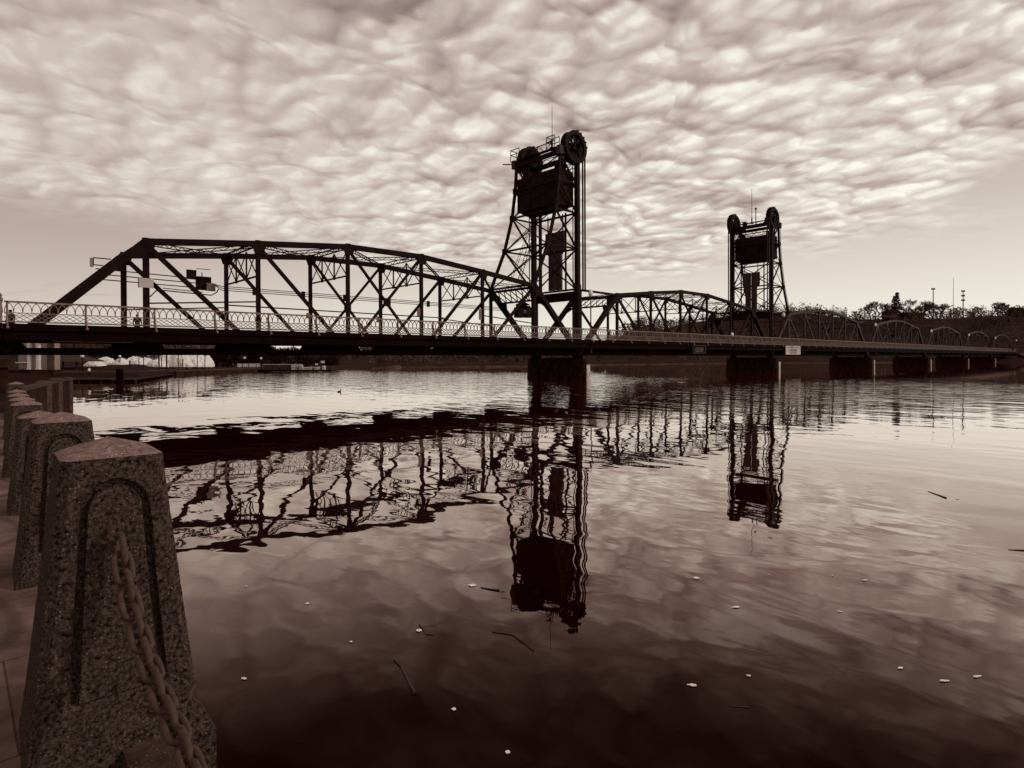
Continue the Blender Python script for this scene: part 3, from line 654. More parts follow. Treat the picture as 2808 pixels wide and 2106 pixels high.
for (x, y, z0, z1, r_, lb) in ((40.3, 1.2, 22.1, 26.2, .035, 'long thin whip antenna on top of the near lift tower'), (86.1, 3.2, 22.1, 27.4, .05, 'long thin whip antenna on top of the far lift tower')):
    a = thing('antenna', lb, 'antenna', (x, y, z0), 0, 'whip antennas on the lift towers')
    MB().lathe((0, 0, 0), [(r_*2.2, 0), (r_*2, .9), (r_*.9, .95), (r_*.5, z1-z0)], 8).build('whip', STEELB, a); MB().box(-.2, .2, -.2, .2, .02, .12).build('base', STEEL, a)
a = thing('beacon_mast', 'short mast with a small beacon on the far lift tower', 'beacon', (87.0, 3.0, 22.1))
MB().lathe((0, 0, 0), [(.08, 0), (.06, 2.2)], 8).build('mast', STEELB, a); MB().lathe((0, 0, 2.2), [(.06, 0), (.16, .08), (.16, .25), (.08, .34)], 10).build('beacon', STEELB, a)

# ------------------------------------------------------------------ quay pillars and chains
def pillar_mesh(seed):
    b = MB(); nz = 130; zs = []
    H = 1.10
    for k in range(nz+1): zs.append(H*k/nz*.945)
    sidepts = 64; rings = []
    def prof(z):     # half widths
        t = z/(H*.945)
        hw = .262-.108*t**.92
        return hw
    def arch(x, z, hw):   # groove depth on a face, x across, z up
        ax, az0, az1 = hw*.62, .235, H*.945-.075
        r = ax; top = az1-r
        if z > top: d = math.hypot(x, z-top)-r
        else: d = abs(x)-ax
        if z < az0: return max(0, 1-abs(z-az0)/.010)*(1 if abs(x) < ax else 0)*.012
        e = -d-.014
        return .028*max(0, min(1, (.0125-abs(e))/.004))
    ch = .028
    for z in zs:
        hw = prof(z); ring = []
        # four faces with chamfered corners
        for fce in range(4):
            for k in range(sidepts):
                s_ = -1+2*k/(sidepts-1); x = s_*(hw-ch); y = -hw
                g = arch(x, z, hw) if fce in (0, 2) and z > .12 else 0
                nz_ = noise.noise(V((x*26+fce*9, z*26, seed)))*.0014+noise.noise(V((x*70+fce*9, z*70, seed)))*.0016
                y = -hw+g+nz_
                a = fce*math.pi/2; ring.append((x*math.cos(a)-y*math.sin(a), x*math.sin(a)+y*math.cos(a), z))
        rings.append(ring)
    hw = prof(zs[-1])
    for k in range(1, 9):             # shallow domed cap
        t = k/8; sc = 1-t*.97; zc = H*.945+(.012 if t > .02 else 0)*0+t**.8*.058
        base = rings[-1] if k == 1 else None
        rings.append([(x*sc/1., y*sc/1., zc+noise.noise(V((x*30, y*30, k+seed)))*.003) for x, y, _ in rings[nz]])
    n = len(rings[0]); vs = sum(rings, [])
    fs = [(i*n+j, i*n+(j+1) % n, (i+1)*n+(j+1) % n, (i+1)*n+j) for i in range(nz) for j in range(n)]
    b.add(vs[:n*(nz+1)], fs)
    cb_ = MB(); m_ = len(rings)-nz; cb_.add(vs[n*nz:], [(i*n+j, i*n+(j+1) % n, (i+1)*n+(j+1) % n, (i+1)*n+j) for i in range(m_-1) for j in range(n)]+[tuple((m_-1)*n+j for j in range(n))])
    return b, cb_
PX0 = -1.375
bl = thing('concrete_pillar', 'x', 'bollard', (PX0, -35.53, .675), 0, 'concrete pillars along the quay edge')
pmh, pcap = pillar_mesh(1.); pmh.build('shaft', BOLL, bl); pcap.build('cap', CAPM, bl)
b = MB(); b.add([(-.26, -.26, .02), (.295, -.275, .015), (.295, .275, .015), (-.26, .26, .02), (-.23, -.23, .13), (.238, -.23, .13), (.238, .23, .13), (-.23, .23, .13), (-.26, -.26, -.9), (.295, -.275, -.9), (.295, .275, -.9), (-.26, .26, -.9)], [(0, 1, 5, 4), (1, 2, 6, 5), (2, 3, 7, 6), (3, 0, 4, 7), (8, 9, 1, 0), (9, 10, 2, 1), (10, 11, 3, 2), (11, 8, 0, 3)]); b.build('plinth', BOLL, bl)
b = MB(); b.tube([(-.02, -.15, .80), (-.02, -.225, .79), (-.02, -.245, .77), (-.02, -.235, .745), (-.02, -.15, .74)], .012, 8); b.build('chain_staple', CHAINM, bl)
lbl = ['nearest and largest concrete pillar with an arched groove, a chain hanging from its front', 'second concrete pillar, partly behind the nearest one', 'third concrete pillar, mostly hidden behind the second',
       'fourth concrete pillar, only its cap showing above the third', 'fifth concrete pillar along the quay', 'sixth concrete pillar along the quay', 'seventh concrete pillar along the quay', 'tallest looking far concrete pillar at the end of the row, joined to the dark wall']
drop = [0, -.055, -.19, -.20, -.26, -.30, -.32, -.22]
PILL = []
bl['label'] = lbl[0]; PILL.append(V(bl.location))
ROWX = [-1.375, -1.27, -1.20, -1.13, -1.02, -.92, -.80, -.68]; bl.rotation_euler = (0, 0, -R(2.2))
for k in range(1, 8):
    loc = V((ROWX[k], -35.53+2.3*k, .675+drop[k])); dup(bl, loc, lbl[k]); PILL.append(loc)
def chain(A, B, sag, label, ln=.074, full=True, via=None):
    A, B = V(A), V(B); t = thing('chain', label, 'chain', A, 0, 'chains between the quay pillars')
    n = 400; pts = [A.lerp(B, k/n)-V((0, 0, sag*4*(k/n)*(1-k/n))) for k in range(n+1)]
    if via:
        cv = [V(p_) for p_ in via]; pts = []
        for k in range(len(cv)-1):
            q0, q1, q2, q3 = cv[max(0, k-1)], cv[k], cv[k+1], cv[min(len(cv)-1, k+2)]
            for j in range(40):
                f_ = j/40; pts.append(.5*((2*q1)+(q2-q0)*f_+(2*q0-5*q1+4*q2-q3)*f_*f_+(3*q1-q0-3*q2+q3)*f_**3))
    acc = 0; path = [pts[0]]; step = ln*.60
    for a, c in zip(pts, pts[1:]):
        acc += (c-a).length
        if acc >= step: path.append(c); acc = 0
    b = MB(); r_ = .0102; hw = .0265
    for i, (a, c) in enumerate(zip(path, path[1:])):
        mid = (a+c)/2-A; d = (c-a).normalized(); s1 = d.cross(V((0, 0, 1))).normalized(); s2 = s1.cross(d)
        ang = R(8) if i % 2 else R(98); ang += random.uniform(-.12, .12)
        sd_ = s1*math.cos(ang)+s2*math.sin(ang); nn_ = d.cross(sd_); hl = ln/2-hw
        cen = []; K = 16 if full else 8
        for k in range(K):
            th = 2*math.pi*k/K; cx_ = math.cos(th); sy_ = math.sin(th)
            cen.append(mid+d*(cx_*hw+(hl-.0 if cx_ > 0 else -hl)*(1 if abs(cx_) > 1e-6 else 0))+sd_*sy_*hw)
        vs = []; M_ = 8 if full else 5
        for k, p_ in enumerate(cen):
            tn = (cen[(k+1) % K]-cen[k-1]).normalized(); o1 = nn_; o2 = tn.cross(nn_).normalized()
            vs += [p_+o1*math.cos(2*math.pi*j/M_)*r_+o2*math.sin(2*math.pi*j/M_)*r_ for j in range(M_)]
        fs = [(k*M_+j, k*M_+(j+1) % M_, ((k+1) % K)*M_+(j+1) % M_, ((k+1) % K)*M_+j) for k in range(K) for j in range(M_)]
        b.add(vs, fs)
    o = b.build('links', CHAINM, t, True); return t
st = V((0, -.245, .665))
chain(PILL[0]+st, PILL[0]+V((.03, -4.3, .70)), .34, 'heavy rusty chain hanging from the front of the nearest pillar to the coping', .100, True,
      [(-1.385, -35.775, 1.44), (-1.375, -35.84, 1.29), (-1.36, -35.97, 1.15), (-1.35, -36.18, 1.055), (-1.34, -36.4, .985), (-1.33, -36.75, .88), (-1.32, -37.1, .79), (-1.31, -37.6, .755), (-1.31, -38.4, .755), (-1.31, -39.0, .79), (-1.32, -39.4, .95)])
for k in range(1, 6):
    chain(PILL[k]+st, PILL[k-1]+V((0, .235, .66)), .42, ['', 'rusty chain sagging between the first and second pillars', 'rusty chain sagging between the second and third pillars', 'rusty chain sagging between the third and fourth pillars', 'rusty chain sagging between the fourth and fifth pillars', 'rusty chain sagging between the fifth and sixth pillars'][k], .084, False)
# low wall running out from the last pillar
lw = thing('quay_balustrade', 'dark low wall rising from the last pillar out to the waterside, left', 'wall', (0, 0, 0))
A, B = V((-.66, -18.8, 0)), V((2.45, -.6, 0)); dn = (B-A).normalized()
b = MB(); b.plate([A+V((0, 0, -1)), B+V((0, 0, -1)), B+V((0, 0, 1.1)), A+V((0, 0, 1.28))], dn.cross(V((0, 0, 1))), .25); b.build('panel', WALLM, lw)
b = MB(); b.bar(A+V((0, 0, 1.32)), B+V((0, 0, 1.14)), .34, .08); b.build('cap_rail', COPE, lw)
for f_, h_ in ((.36, 1.38), (.62, 1.36), (.985, 1.24)):
    p_ = A.lerp(B, f_); b = MB(); b.lathe((p_.x, p_.y, -1), [(.25, 0), (.25, h_+1-.12), (.27, h_+1-.1), (.22, h_+1-.03), (.05, h_+1)], 10); b.build('post', COPE, lw)

# ------------------------------------------------------------------ far shore
def lerp_tab(tab, x):
    for (x0, y0), (x1, y1) in zip(tab, tab[1:]):
        if x <= x1: return y0+(y1-y0)*(x-x0)/(x1-x0)
    return tab[-1][1]
shore = [(-900, 1070), (0, 1052), (158, 1046), (372, 1047), (480, 1030), (640, 1022), (790, 1019), (912, 1014), (1000, 1011), (1100, 1008), (1400, 1006), (1600, 1002), (1850, 998.5), (2150, 995.5), (2420, 994.5), (2700, 993.4), (2808, 992.8), (4200, 990)]
ridge = [(-900, 945), (0, 945), (600, 952), (720, 974), (1000, 968), (1400, 966), (1660, 962), (1725, 902), (1790, 892), (1815, 902), (1860, 890), (1960, 880), (2080, 864), (2210, 860), (2300, 872), (2360, 880), (2420, 878), (2500, 874), (2580, 876), (2650, 872), (2720, 866), (2808, 868), (4200, 866)]
depth = [(-900, 190), (600, 210), (1000, 330), (1600, 420), (2300, 430), (2808, 400), (4200, 400)]
cols = [-900+i*40 for i in range(128)]; T = [0, .03, .08, .18, .3, .42, .55, .7, .85, 1., 1.3, 2.0]
hv = []; HG = []
for px in cols:
    S0 = atz(px, lerp_tab(shore, px), 0); Rp = at(px, lerp_tab(ridge, px), lerp_tab(depth, px)); row = []
    for t in T:
        tt = min(t, 1.); s_ = tt*tt*(3-2*tt); xy = S0.lerp(Rp, t)
        z = Rp.z*(.04+.96*s_) if t > .03 else (-.6 if t == 0 else .8)
        z += noise.noise(V((xy.x*.02, xy.y*.02, 3)))*3*min(1, tt*2)*(Rp.z > 14)
        row.append((xy.x, xy.y, z))
    HG.append(row); hv += row
nT = len(T); fs = [(i*nT+j, (i+1)*nT+j, (i+1)*nT+j+1, i*nT+j+1) for i in range(len(cols)-1) for j in range(nT-1)]
hb = MB(); hb.add(hv, [f[::-1] for f in fs]); tag(hb.build('hills', HILLM), kind='structure')
# shore strip: pale mud and grass line at the foot
sb = MB()
for i in range(len(cols)-1):
    if cols[i] < 1000 or cols[i] > 2700: continue
    a, c = V(HG[i][0]), V(HG[i+1][0]); e, f_ = V(HG[i][1]), V(HG[i+1][1])
    ov = (CAM-a).normalized()*1.5; ov.z = 0
    k = noise.noise(V((i*.7, 0, 0)))*.3
    sb.add([a+ov+V((0, 0, -.2+.6)), c+ov+V((0, 0, .4)), c+V((0, 0, .95+k)), a+V((0, 0, .95+k))], [(0, 1, 2, 3)])
    sb.add([a+ov+V((0, 0, -.2)), c+ov+V((0, 0, -.2)), c+ov+V((0, 0, .4)), a+ov+V((0, 0, .4))], [(0, 1, 2, 3)])
tag(sb.build('shore_strip', MUDM), kind='structure')
# woodland covering the hills
rnd = random.Random(5); wbm = MB()
def hill_pt(ci, t):
    i = min(int(ci), len(cols)-2); f_ = ci-i
    for j in range(nT-1):
        if t <= T[j+1]: break
    g = (t-T[j])/(T[j+1]-T[j]); P00, P10, P01, P11 = V(HG[i][j]), V(HG[i+1][j]), V(HG[i][j+1]), V(HG[i+1][j+1])
    return P00.lerp(P10, f_).lerp(P01.lerp(P11, f_), g)
for k in range(2480):
    ci = rnd.uniform(8, 110); t = rnd.random()**.8*1.06+.03; pxx = cols[int(ci)]
    if k >= 2300: t = rnd.uniform(.93, 1.05); ci = rnd.uniform(62, 98); pxx = cols[int(ci)]
    p_ = hill_pt(ci, t); hh = rnd.uniform(4.5, 8.5)*(1. if pxx > 1650 else .62 if pxx > 950 else .4); wd_ = hh*rnd.uniform(.35, .55)
    if pxx < 1000 and t < .35: continue
    if t > .9 and pxx > 1650: hh *= rnd.uniform(.55, .95)
    for q_ in range(34):
        a = rnd.uniform(0, 6.283); zz_ = rnd.random()**.9; rr = wd_*math.sqrt(rnd.random())*math.sqrt(max(.02, 1-(zz_*1.0)**2)); c = p_+V((math.cos(a)*rr, math.sin(a)*rr, hh*(.02+.9*zz_)))
        d1 = V((math.cos(a)*.4, math.sin(a)*.4, rnd.uniform(.5, 1))).normalized()*rnd.uniform(.5, 1.2); d2 = V((rnd.gauss(0, 1), rnd.gauss(0, 1), rnd.gauss(0, .3))).normalized()*rnd.uniform(.15, .5)
        wbm.add([c-d2, c+d2, c+d1], [(0, 1, 2)])
tag(wbm.build('woodland', WOODM), 'bare brown woodland covering the hills beyond the river', None, None, 'stuff')

def bare_tree(h, seed, ever=False):
    rnd = random.Random(seed); tr = MB(); tw = MB()
    if ever:
        tr.tube([(0, 0, 0), (0, 0, h*.95)], .2, 6, [.25, .05]); n = 300
        for k in range(n):
            z = rnd.random()*.93+.05; r_ = h*.24*(1-z)*rnd.uniform(.3, 1.1)+.1; a = rnd.uniform(0, 6.28)
            c = V((math.cos(a)*r_, math.sin(a)*r_, z*h)); d = V((math.cos(a), math.sin(a), -.5))*h*.09; s_ = V((-math.sin(a), math.cos(a), .2))*h*.04
            tw.add([c-s_, c+s_, c+d], [(0, 1, 2)])
        return tr, tw
    def grow(p, d, ln, r_, lv):
        e = p+d*ln; m_ = p+d*ln*.5+V((rnd.gauss(0, 1), rnd.gauss(0, 1), 0))*ln*.05
        (tr if lv < 3 else tw).tube([p, m_, e], r_, 5 if lv < 3 else 3, [r_, r_*.85, r_*.68], False)
        if lv >= 6: return
        for k in range(3 if lv in (1, 3, 4) else 2+(lv == 0)):
            ax = d.cross(V((rnd.gauss(0, 1), rnd.gauss(0, 1), rnd.gauss(0, 1)))).normalized()
            nd = (Matrix.Rotation(rnd.uniform(.25, .75), 3, ax) @ d+V((0, 0, .12))).normalized()
            grow(p.lerp(e, rnd.uniform(.7, 1) if k else 1), nd, ln*rnd.uniform(.62, .82), max(r_*.62, .06), lv+1)
    grow(V((0, 0, 0)), V((rnd.gauss(0, .05), rnd.gauss(0, .05), 1)).normalized(), h*.26, h*.026, 0)
    return tr, tw
protos = []
for k, (h, ev) in enumerate(((12, 0), (13, 0), (11, 0), (14, 1))):
    t = thing('conifer' if ev else 'bare_tree', 'x', 'tree', (0, 0, 0), 0, 'trees standing on the hilltop skyline'); a, c = bare_tree(h, 20+k, ev)
    a.build('trunk', EVERM if ev else TWIGM, t); c.build('crown', EVERM if ev else TWIGM, t); protos.append([t, h, False])
sky_trees = [(2372, 862, 838, 2, 'low bare tree at the left end of the hilltop tree row'), (2400, 862, 822, 0, 'wide bare tree left of the tallest hilltop conifer, first of its cluster'), (2425, 862, 826, 1, 'bare tree in the cluster just left of the hilltop house'),
    (2448, 862, 834, 2, 'bare tree standing over the hilltop house'), (2452, 858, 818, 3, 'shorter dark conifer beside the taller one on the hilltop'), (2460, 860, 809, 3, 'tall pointed conifer, highest of the hilltop trees'), (2474, 864, 830, 1, 'bare tree just right of the tall conifer'),
    (2492, 862, 812, 0, 'lone round crowned bare tree on the hilltop'), (2528, 866, 818, 1, 'bare tree between the round tree and the stadium light pole'), (2545, 866, 832, 2, 'small bare tree left of the single headed light pole'), (2566, 866, 822, 0, 'bare tree behind the single headed light pole'),
    (2588, 868, 830, 1, 'bare tree right of the single headed light pole'), (2604, 870, 842, 2, 'low bare tree left of the thin radio mast'), (2628, 866, 833, 0, 'small round bare tree between the radio mast and the triple light pole'), (2690, 860, 834, 2, 'small bare tree right of the triple light pole'),
    (2722, 858, 822, 1, 'wide bare tree near the right end of the hilltop'), (2750, 860, 826, 0, 'bare tree beside the dark roof on the right hilltop'), (2800, 864, 829, 2, 'bare tree at the right edge of the picture'),
    (2232, 868, 838, 0, 'faint bare tree on the ridge above the first truss past the far tower'), (2258, 868, 842, 2, 'faint low bare tree on the ridge right of its neighbour'), (2346, 868, 848, 1, 'low bare tree on the ridge left of the hilltop row'),
    (2774, 866, 842, 1, 'low bare tree over the dark roof at the right'),
    (2386, 864, 832, 1, 'bare tree overlapping the left edge of the widest hilltop tree'), (2412, 864, 818, 2, 'tall bare tree in the middle of the left hilltop cluster'), (2437, 864, 828, 0, 'bare tree behind the hilltop house, left half'), (2482, 864, 838, 2, 'low bare tree tucked left of the lone round tree'),
    (2510, 864, 834, 2, 'low bare tree right of the lone round tree'), (2536, 866, 822, 0, 'second bare tree between the round tree and the single light pole'), (2556, 866, 828, 1, 'bare tree at the foot of the single headed light pole'), (2578, 866, 826, 2, 'second bare tree right of the single headed light pole'), (2735, 860, 824, 2, 'bare tree between two wide ones near the right end of the hilltop'), (2764, 862, 834, 0, 'bare tree just left of the dark roof on the right hilltop')]
for px, pb, pt, kk, lb in sky_trees:
    pb = max(pb, 862); D = 400; base = at(px, pb+14, D); tall = (pb+14-pt)*D/F_PX; pr = protos[kk]; s_ = tall/pr[1]*1.15
    if not pr[2]: o = pr[0]; pr[2] = True; o['label'] = lb
    else: o = dup(pr[0], None, lb)
    o.location = base; o.rotation_euler = (0, 0, rnd.uniform(0, 6)); o.scale = (s_*1.25, s_*1.25, s_) if kk != 3 else (s_*.8, s_*.8, s_)

# masts and flood lights on the hill
def mast(px, pb, pt, heads, label, nm, cat):
    D = 395; b0 = at(px, pb, D); h = (pb-pt)*D/F_PX; t = thing(nm, label, cat, b0)
    MB().lathe((0, 0, 0), [(.38 if heads else .16, 0), (.22 if heads else .10, h)], 8).build('pole', STEELB, t)
    for k in range(heads):
        z = h-k*3.0-.3; b = MB()
        for s_ in (-1, 1): b.box(s_*.5-.42+.2*s_, s_*.5+.42+.2*s_, -.3, .3, z-.55, z+.55)
        b.bar((-1.1, 0, z), (1.1, 0, z), .2, .2); o = b.build('lamp_head', RAILM, t); o.rotation_euler = (0, 0, YAW-math.pi/2)
mast(2559, 880, 791, 1, 'single headed stadium light pole on the hilltop', 'flood_light_pole', 'light pole')
mast(2641, 880, 797, 3, 'flood light pole with three stacked heads on the hilltop', 'flood_light_pole', 'light pole')
mast(2614, 880, 762, 0, 'thin tall radio mast on the hilltop between the two light poles', 'radio_mast', 'mast')
# houses on the hill
def house(px, py, D, wd, ht, rh, label, wallm=WALLM):
    t = thing('house', label, 'house', at(px, py, D), YAW-math.pi/2)
    MB().box(-wd/2, wd/2, -4, 4, -3, ht).build('wall', wallm, t)
    b = MB(); b.add([(-wd/2-.8, -4.8, ht), (wd/2+.8, -4.8, ht), (wd/2+.8, 4.8, ht), (-wd/2-.8, 4.8, ht), (-wd/2+1, 0, ht+rh), (wd/2-1, 0, ht+rh)], [(0, 1, 5, 4), (2, 3, 4, 5), (0, 4, 3), (1, 2, 5), (3, 2, 1, 0)]); b.build('roof', EVERM if wallm == WALLM else ROOFM, t)
    for k in range(max(2, int(wd/4))):
        x = -wd/2+(k+.5)*wd/max(2, int(wd/4)); f_ = MB().box(x-.5, x+.5, -4.06, -3.98, ht*.35, ht*.8).build('window', GRASSM, t); MB().box(x-.42, x+.42, -4.10, -4.07, ht*.4, ht*.75).build('pane', GLASSM, f_)
    return t
house(2444, 866, 385, 7, 2.2, 1.8, 'dark house among the trees left of the tall conifers on the hilltop')
house(2494, 868, 385, 11, 1.6, 1.2, 'long low dark house on the hilltop right of the conifers')
house(2788, 868, 375, 8, 2.6, 3.0, 'dark roofed house on the hillside near the right edge')
for (px, py, wd_, lb) in ((2441, 867, 9, 'pale retaining wall below the dark hilltop house'), (2757, 868, 4, 'pale retaining wall by the roofed house on the right')):
    t = tag(MB().box(-wd_/2, wd_/2, -.3, .3, -.7, .6).build('retaining_wall', GRASSM), lb, 'wall', 'pale walls on the hillside'); t.location = at(px, py, 380); t.rotation_euler = (0, 0, YAW-math.pi/2)

# riprap at the far bridge end
rb = MB(); rnd = random.Random(11)
for k in range(260):
    x = 7*SPAN+1+rnd.random()*26; y = -2.2-rnd.random()*7.5; z = max(-.2, (1-(-y-2.2)/7.5)*3.4+rnd.uniform(-.2, .2))*min(1, .45+(x-7*SPAN)/14); r_ = rnd.uniform(.35, .85)
    vs = [V((math.cos(a)*r_*rnd.uniform(.7, 1.1), math.sin(a)*r_*rnd.uniform(.7, 1.1), h*r_*.7)) for h, m_ in ((-.8, 5), (.3, 5)) for a in [i*1.2566+h for i in range(m_)]]+[V((0, 0, r_*.75))]
    rb.add([v_+V((x, y, z)) for v_ in vs], [(i, (i+1) % 5, 5+(i+1) % 5, 5+i) for i in range(5)]+[(5+i, 5+(i+1) % 5, 10) for i in range(5)])
tag(rb.build('riprap', ROCKM), 'pale broken riprap rocks piled at the far bridge abutment', None, None, 'stuff')
b = MB(); b.add([(7*SPAN, -10, -1), (7*SPAN+80, -30, -1), (7*SPAN+80, -6, 3.2), (7*SPAN, -1.5, 3.2), (7*SPAN, 9, 3.2), (7*SPAN+80, 12, 3.2)], [(0, 1, 2, 3), (3, 2, 5, 4), (0, 3, 4)]); tag(b.build('embankment', HILLM), kind='structure')

# ------------------------------------------------------------------ left bank beyond the bridge
def face_cam(o): o.rotation_euler = (0, 0, YAW-math.pi/2); return o
g = MB()
lp = [(158, 1044, .32), (372, 1049, .32)]
ptsA = [atz(40, 1060, 0), atz(158, 1046, 0), atz(372, 1050, 0), atz(478, 1031, 0), atz(560, 1027, 0), atz(640, 1023, 0), atz(720, 1020.5, 0), atz(800, 1018, 0)]
wl = thing('seawall', 'long dark stone seawall with a pale cap along the left bank behind the bridge', 'wall', (0, 0, 0))
ptsB = [atz(-60, 1043, 0), atz(158, 1036, 0), atz(300, 1034, 0), atz(478, 1031, 0), atz(560, 1027, 0), atz(640, 1023, 0), atz(720, 1020, 0), atz(800, 1018, 0)]
b = MB(); b2 = MB(); hW = .60
for a, c in zip(ptsB, ptsB[1:]):
    n_ = V((-(c-a).y, (c-a).x, 0)).normalized()
    if n_.dot(a-CAM) < 0: n_ = -n_
    b.plate([a+V((0, 0, -1)), c+V((0, 0, -1)), c+V((0, 0, hW)), a+V((0, 0, hW))], n_, .5)
    b2.plate([a-n_*.3+V((0, 0, hW+.01)), c-n_*.3+V((0, 0, hW+.01)), c+n_*.4+V((0, 0, hW+.01)), a+n_*.4+V((0, 0, hW+.01))], (0, 0, 1), .12)
b.build('stone_face', WALLM, wl); b2.build('cap', COPE, wl)
g = MB()
far_ = [p_+(p_-CAM).normalized()*V((120, 120, 0)) for p_ in ptsB]
n_ = len(ptsB); g.add([(p_.x, p_.y, hW+.02) for p_ in [q_+(q_-CAM).normalized()*.3 for q_ in ptsB]]+[(p_.x+(p_-CAM).normalized().x*90, p_.y+(p_-CAM).normalized().y*90, hW+.12) for p_ in ptsB], [(i, i+1, n_+i+1, n_+i) for i in range(n_-1)])
tag(g.build('bank_lawn', GRASSM), kind='structure')
# low landing stage below the wall
ld = thing('landing_stage', 'low landing stage with a pale edge along the left waterline', 'dock', (0, 0, 0))
A, B = atz(158, 1047, 0), atz(372, 1048, 0); C, D_ = ptsB[1], ptsB[3]
MB().plate([A+V((0, 0, .25)), B+V((0, 0, .25)), D_+V((0, 0, .25)), C+V((0, 0, .25))], (0, 0, 1), .12).build('deck', WALLM, ld)
MB().bar(A+V((0, 0, .28)), B+V((0, 0, .28)), .15, .1).build('edge_beam', GRASSM, ld)
for k in range(8): p_ = A.lerp(B, k/7); MB().tube([p_+V((0, 0, -1)), p_+V((0, 0, .2))], .12, 8).build('pile', WALLM, ld)
tr_ = atz(329, 1050, 0); MB().tube([tr_+V((0, 0, -1)), tr_+V((0, 0, 1.25))], .3, 12).build('mooring_pile', UNDER, ld)
MB().box(-.0, .01, 0, .01, -1, -.9)

bd = thing('building', 'pale rendered pavilion with white doorway columns under the left end of the bridge', 'building', at(100, 1010, 62), YAW-math.pi/2)
MB().box(-2.1, 1.55, .3, 1.2, -1.1, 3.4).build('wall', PLAST, bd)
for x in (-.78, .13): MB().box(x-.14, x+.14, -.05, .28, .0, 3.0).box(x-.19, x+.19, -.1, .28, -.12, 0).build('column', WHITE, bd)
MB().box(-.95, .3, -.08, .28, 1.35, 1.6).build('lintel', WHITE, bd); MB().box(-.60, -.05, .24, .30, 0, 1.3).build('door', PLAST, bd)
MB().box(-2.2, -1.0, -.1, .28, -.2, -.05).build('sill', COPE, bd); MB().box(-3.3, -1., -.1, .28, .56, .64).build('ledge', WHITE, bd)
MB().box(-3.5, 1.7, .1, 1.3, -1.6, -.15).build('base', WALLM, bd); MB().box(.95, 1.65, .2, .31, -.9, 3.3).build('pilaster', GRASSM, bd)
MB().box(-2.4, 1.8, -.3, 1.5, 3.4, 3.8).build('roof', ROOFM, bd)
sh = thing('picnic_shelter', 'low open picnic shelter with a wide shingle roof on the left bank', 'shelter', at(190, 1010, 85), YAW-math.pi/2)
b = MB(); b.add([(-3.4, -2, .95), (2.9, -2, .95), (3.4, 3, .95), (-3.6, 3, .95), (-2.2, .6, 2.0), (1.0, .6, 2.0)], [(0, 1, 5, 4), (2, 3, 4, 5), (0, 4, 3), (1, 2, 5), (3, 2, 1, 0)]); b.build('roof', ROOFM, sh)
for x in (-3, -1.4, .3, 2.2): MB().box(x-.09, x+.09, -1.7, -1.5, -.5, .95).build('post', WALLM, sh)
MB().box(-3, 2, -.5, .5, -.1, .15).build('table', WALLM, sh)

def shore_lamp(px, pb, pt, D, label):
    t = thing('street_lamp', label, 'lamp', at(px, pb, D), 0, 'globe lamps on the left bank'); h = (pb-pt)*D/F_PX
    MB().lathe((0, 0, 0), [(.12, 0), (.07, .5), (.06, h-.3)], 8).build('post', STEEL, t); MB().lathe((0, 0, h-.32), [(.05, 0), (.17, .1), (.2, .22), (.14, .36), (.04, .44)], 10).build('globe', GLOBE, t, True)
for a in ((226, 1018, 974, 72, 'globe lamp on the bank beside the picnic shelter'), (329, 1012, 975, 95, 'globe lamp in front of the dark tree on the left bank'), (573, 1010, 976, 105, 'globe lamp right of the wrapped boats'),
          (671, 1008, 980, 110, 'globe lamp above the white banner fence'), (716, 1008, 981, 110, 'globe lamp right of the white banner fence'), (290, 1012, 985, 100, 'small globe lamp near the left wrapped boats')): shore_lamp(*a)
# shrink-wrapped boats on the hard
def wrapped_boat(px, D, wd, ht, label, seed, base=1012):
    rnd = random.Random(seed); t = thing('wrapped_boat', label, 'boat', at(px, base, D), YAW-math.pi/2, 'shrink wrapped boats stored on the left bank')
    b = MB(); nx, na = 22, 12; vs = []
    for i in range(nx+1):
        x = -wd/2+wd*i/nx; e = max(.02, 1-abs(2*i/nx-1)**3.2)**.6; hh = ht*(.55+.45*math.sin(math.pi*min(1, (i/nx)*1.1))**.7)*(e*.75+.25)
        for j in range(na+1):
            a = math.pi*j/na; r_ = 1+noise.noise(V((i*.6, j*.8, seed)))*.18
            vs.append((x, -math.cos(a)*1.3*e*r_, .35+(hh-.35)*abs(math.sin(a))**.75*r_))
    b.add(vs, [(i*(na+1)+j, i*(na+1)+j+1, (i+1)*(na+1)+j+1, (i+1)*(na+1)+j) for i in range(nx) for j in range(na)]); b.build('cover', TARP, t)
    b = MB(); b.add([(-wd/2, -.8, .4), (wd/2, -.5, .4), (wd/2, .5, .4), (-wd/2, .8, .4), (-wd/2+.4, 0, -.2), (wd/2-1, 0, -.2)], [(0, 1, 5, 4), (2, 3, 4, 5), (0, 4, 3), (1, 2, 5)]); b.build('hull', TARP, t)
    for x in (-wd*.3, wd*.25): MB().box(x-.08, x+.08, -.5, .5, -.6, .2).build('stand', STEEL, t)
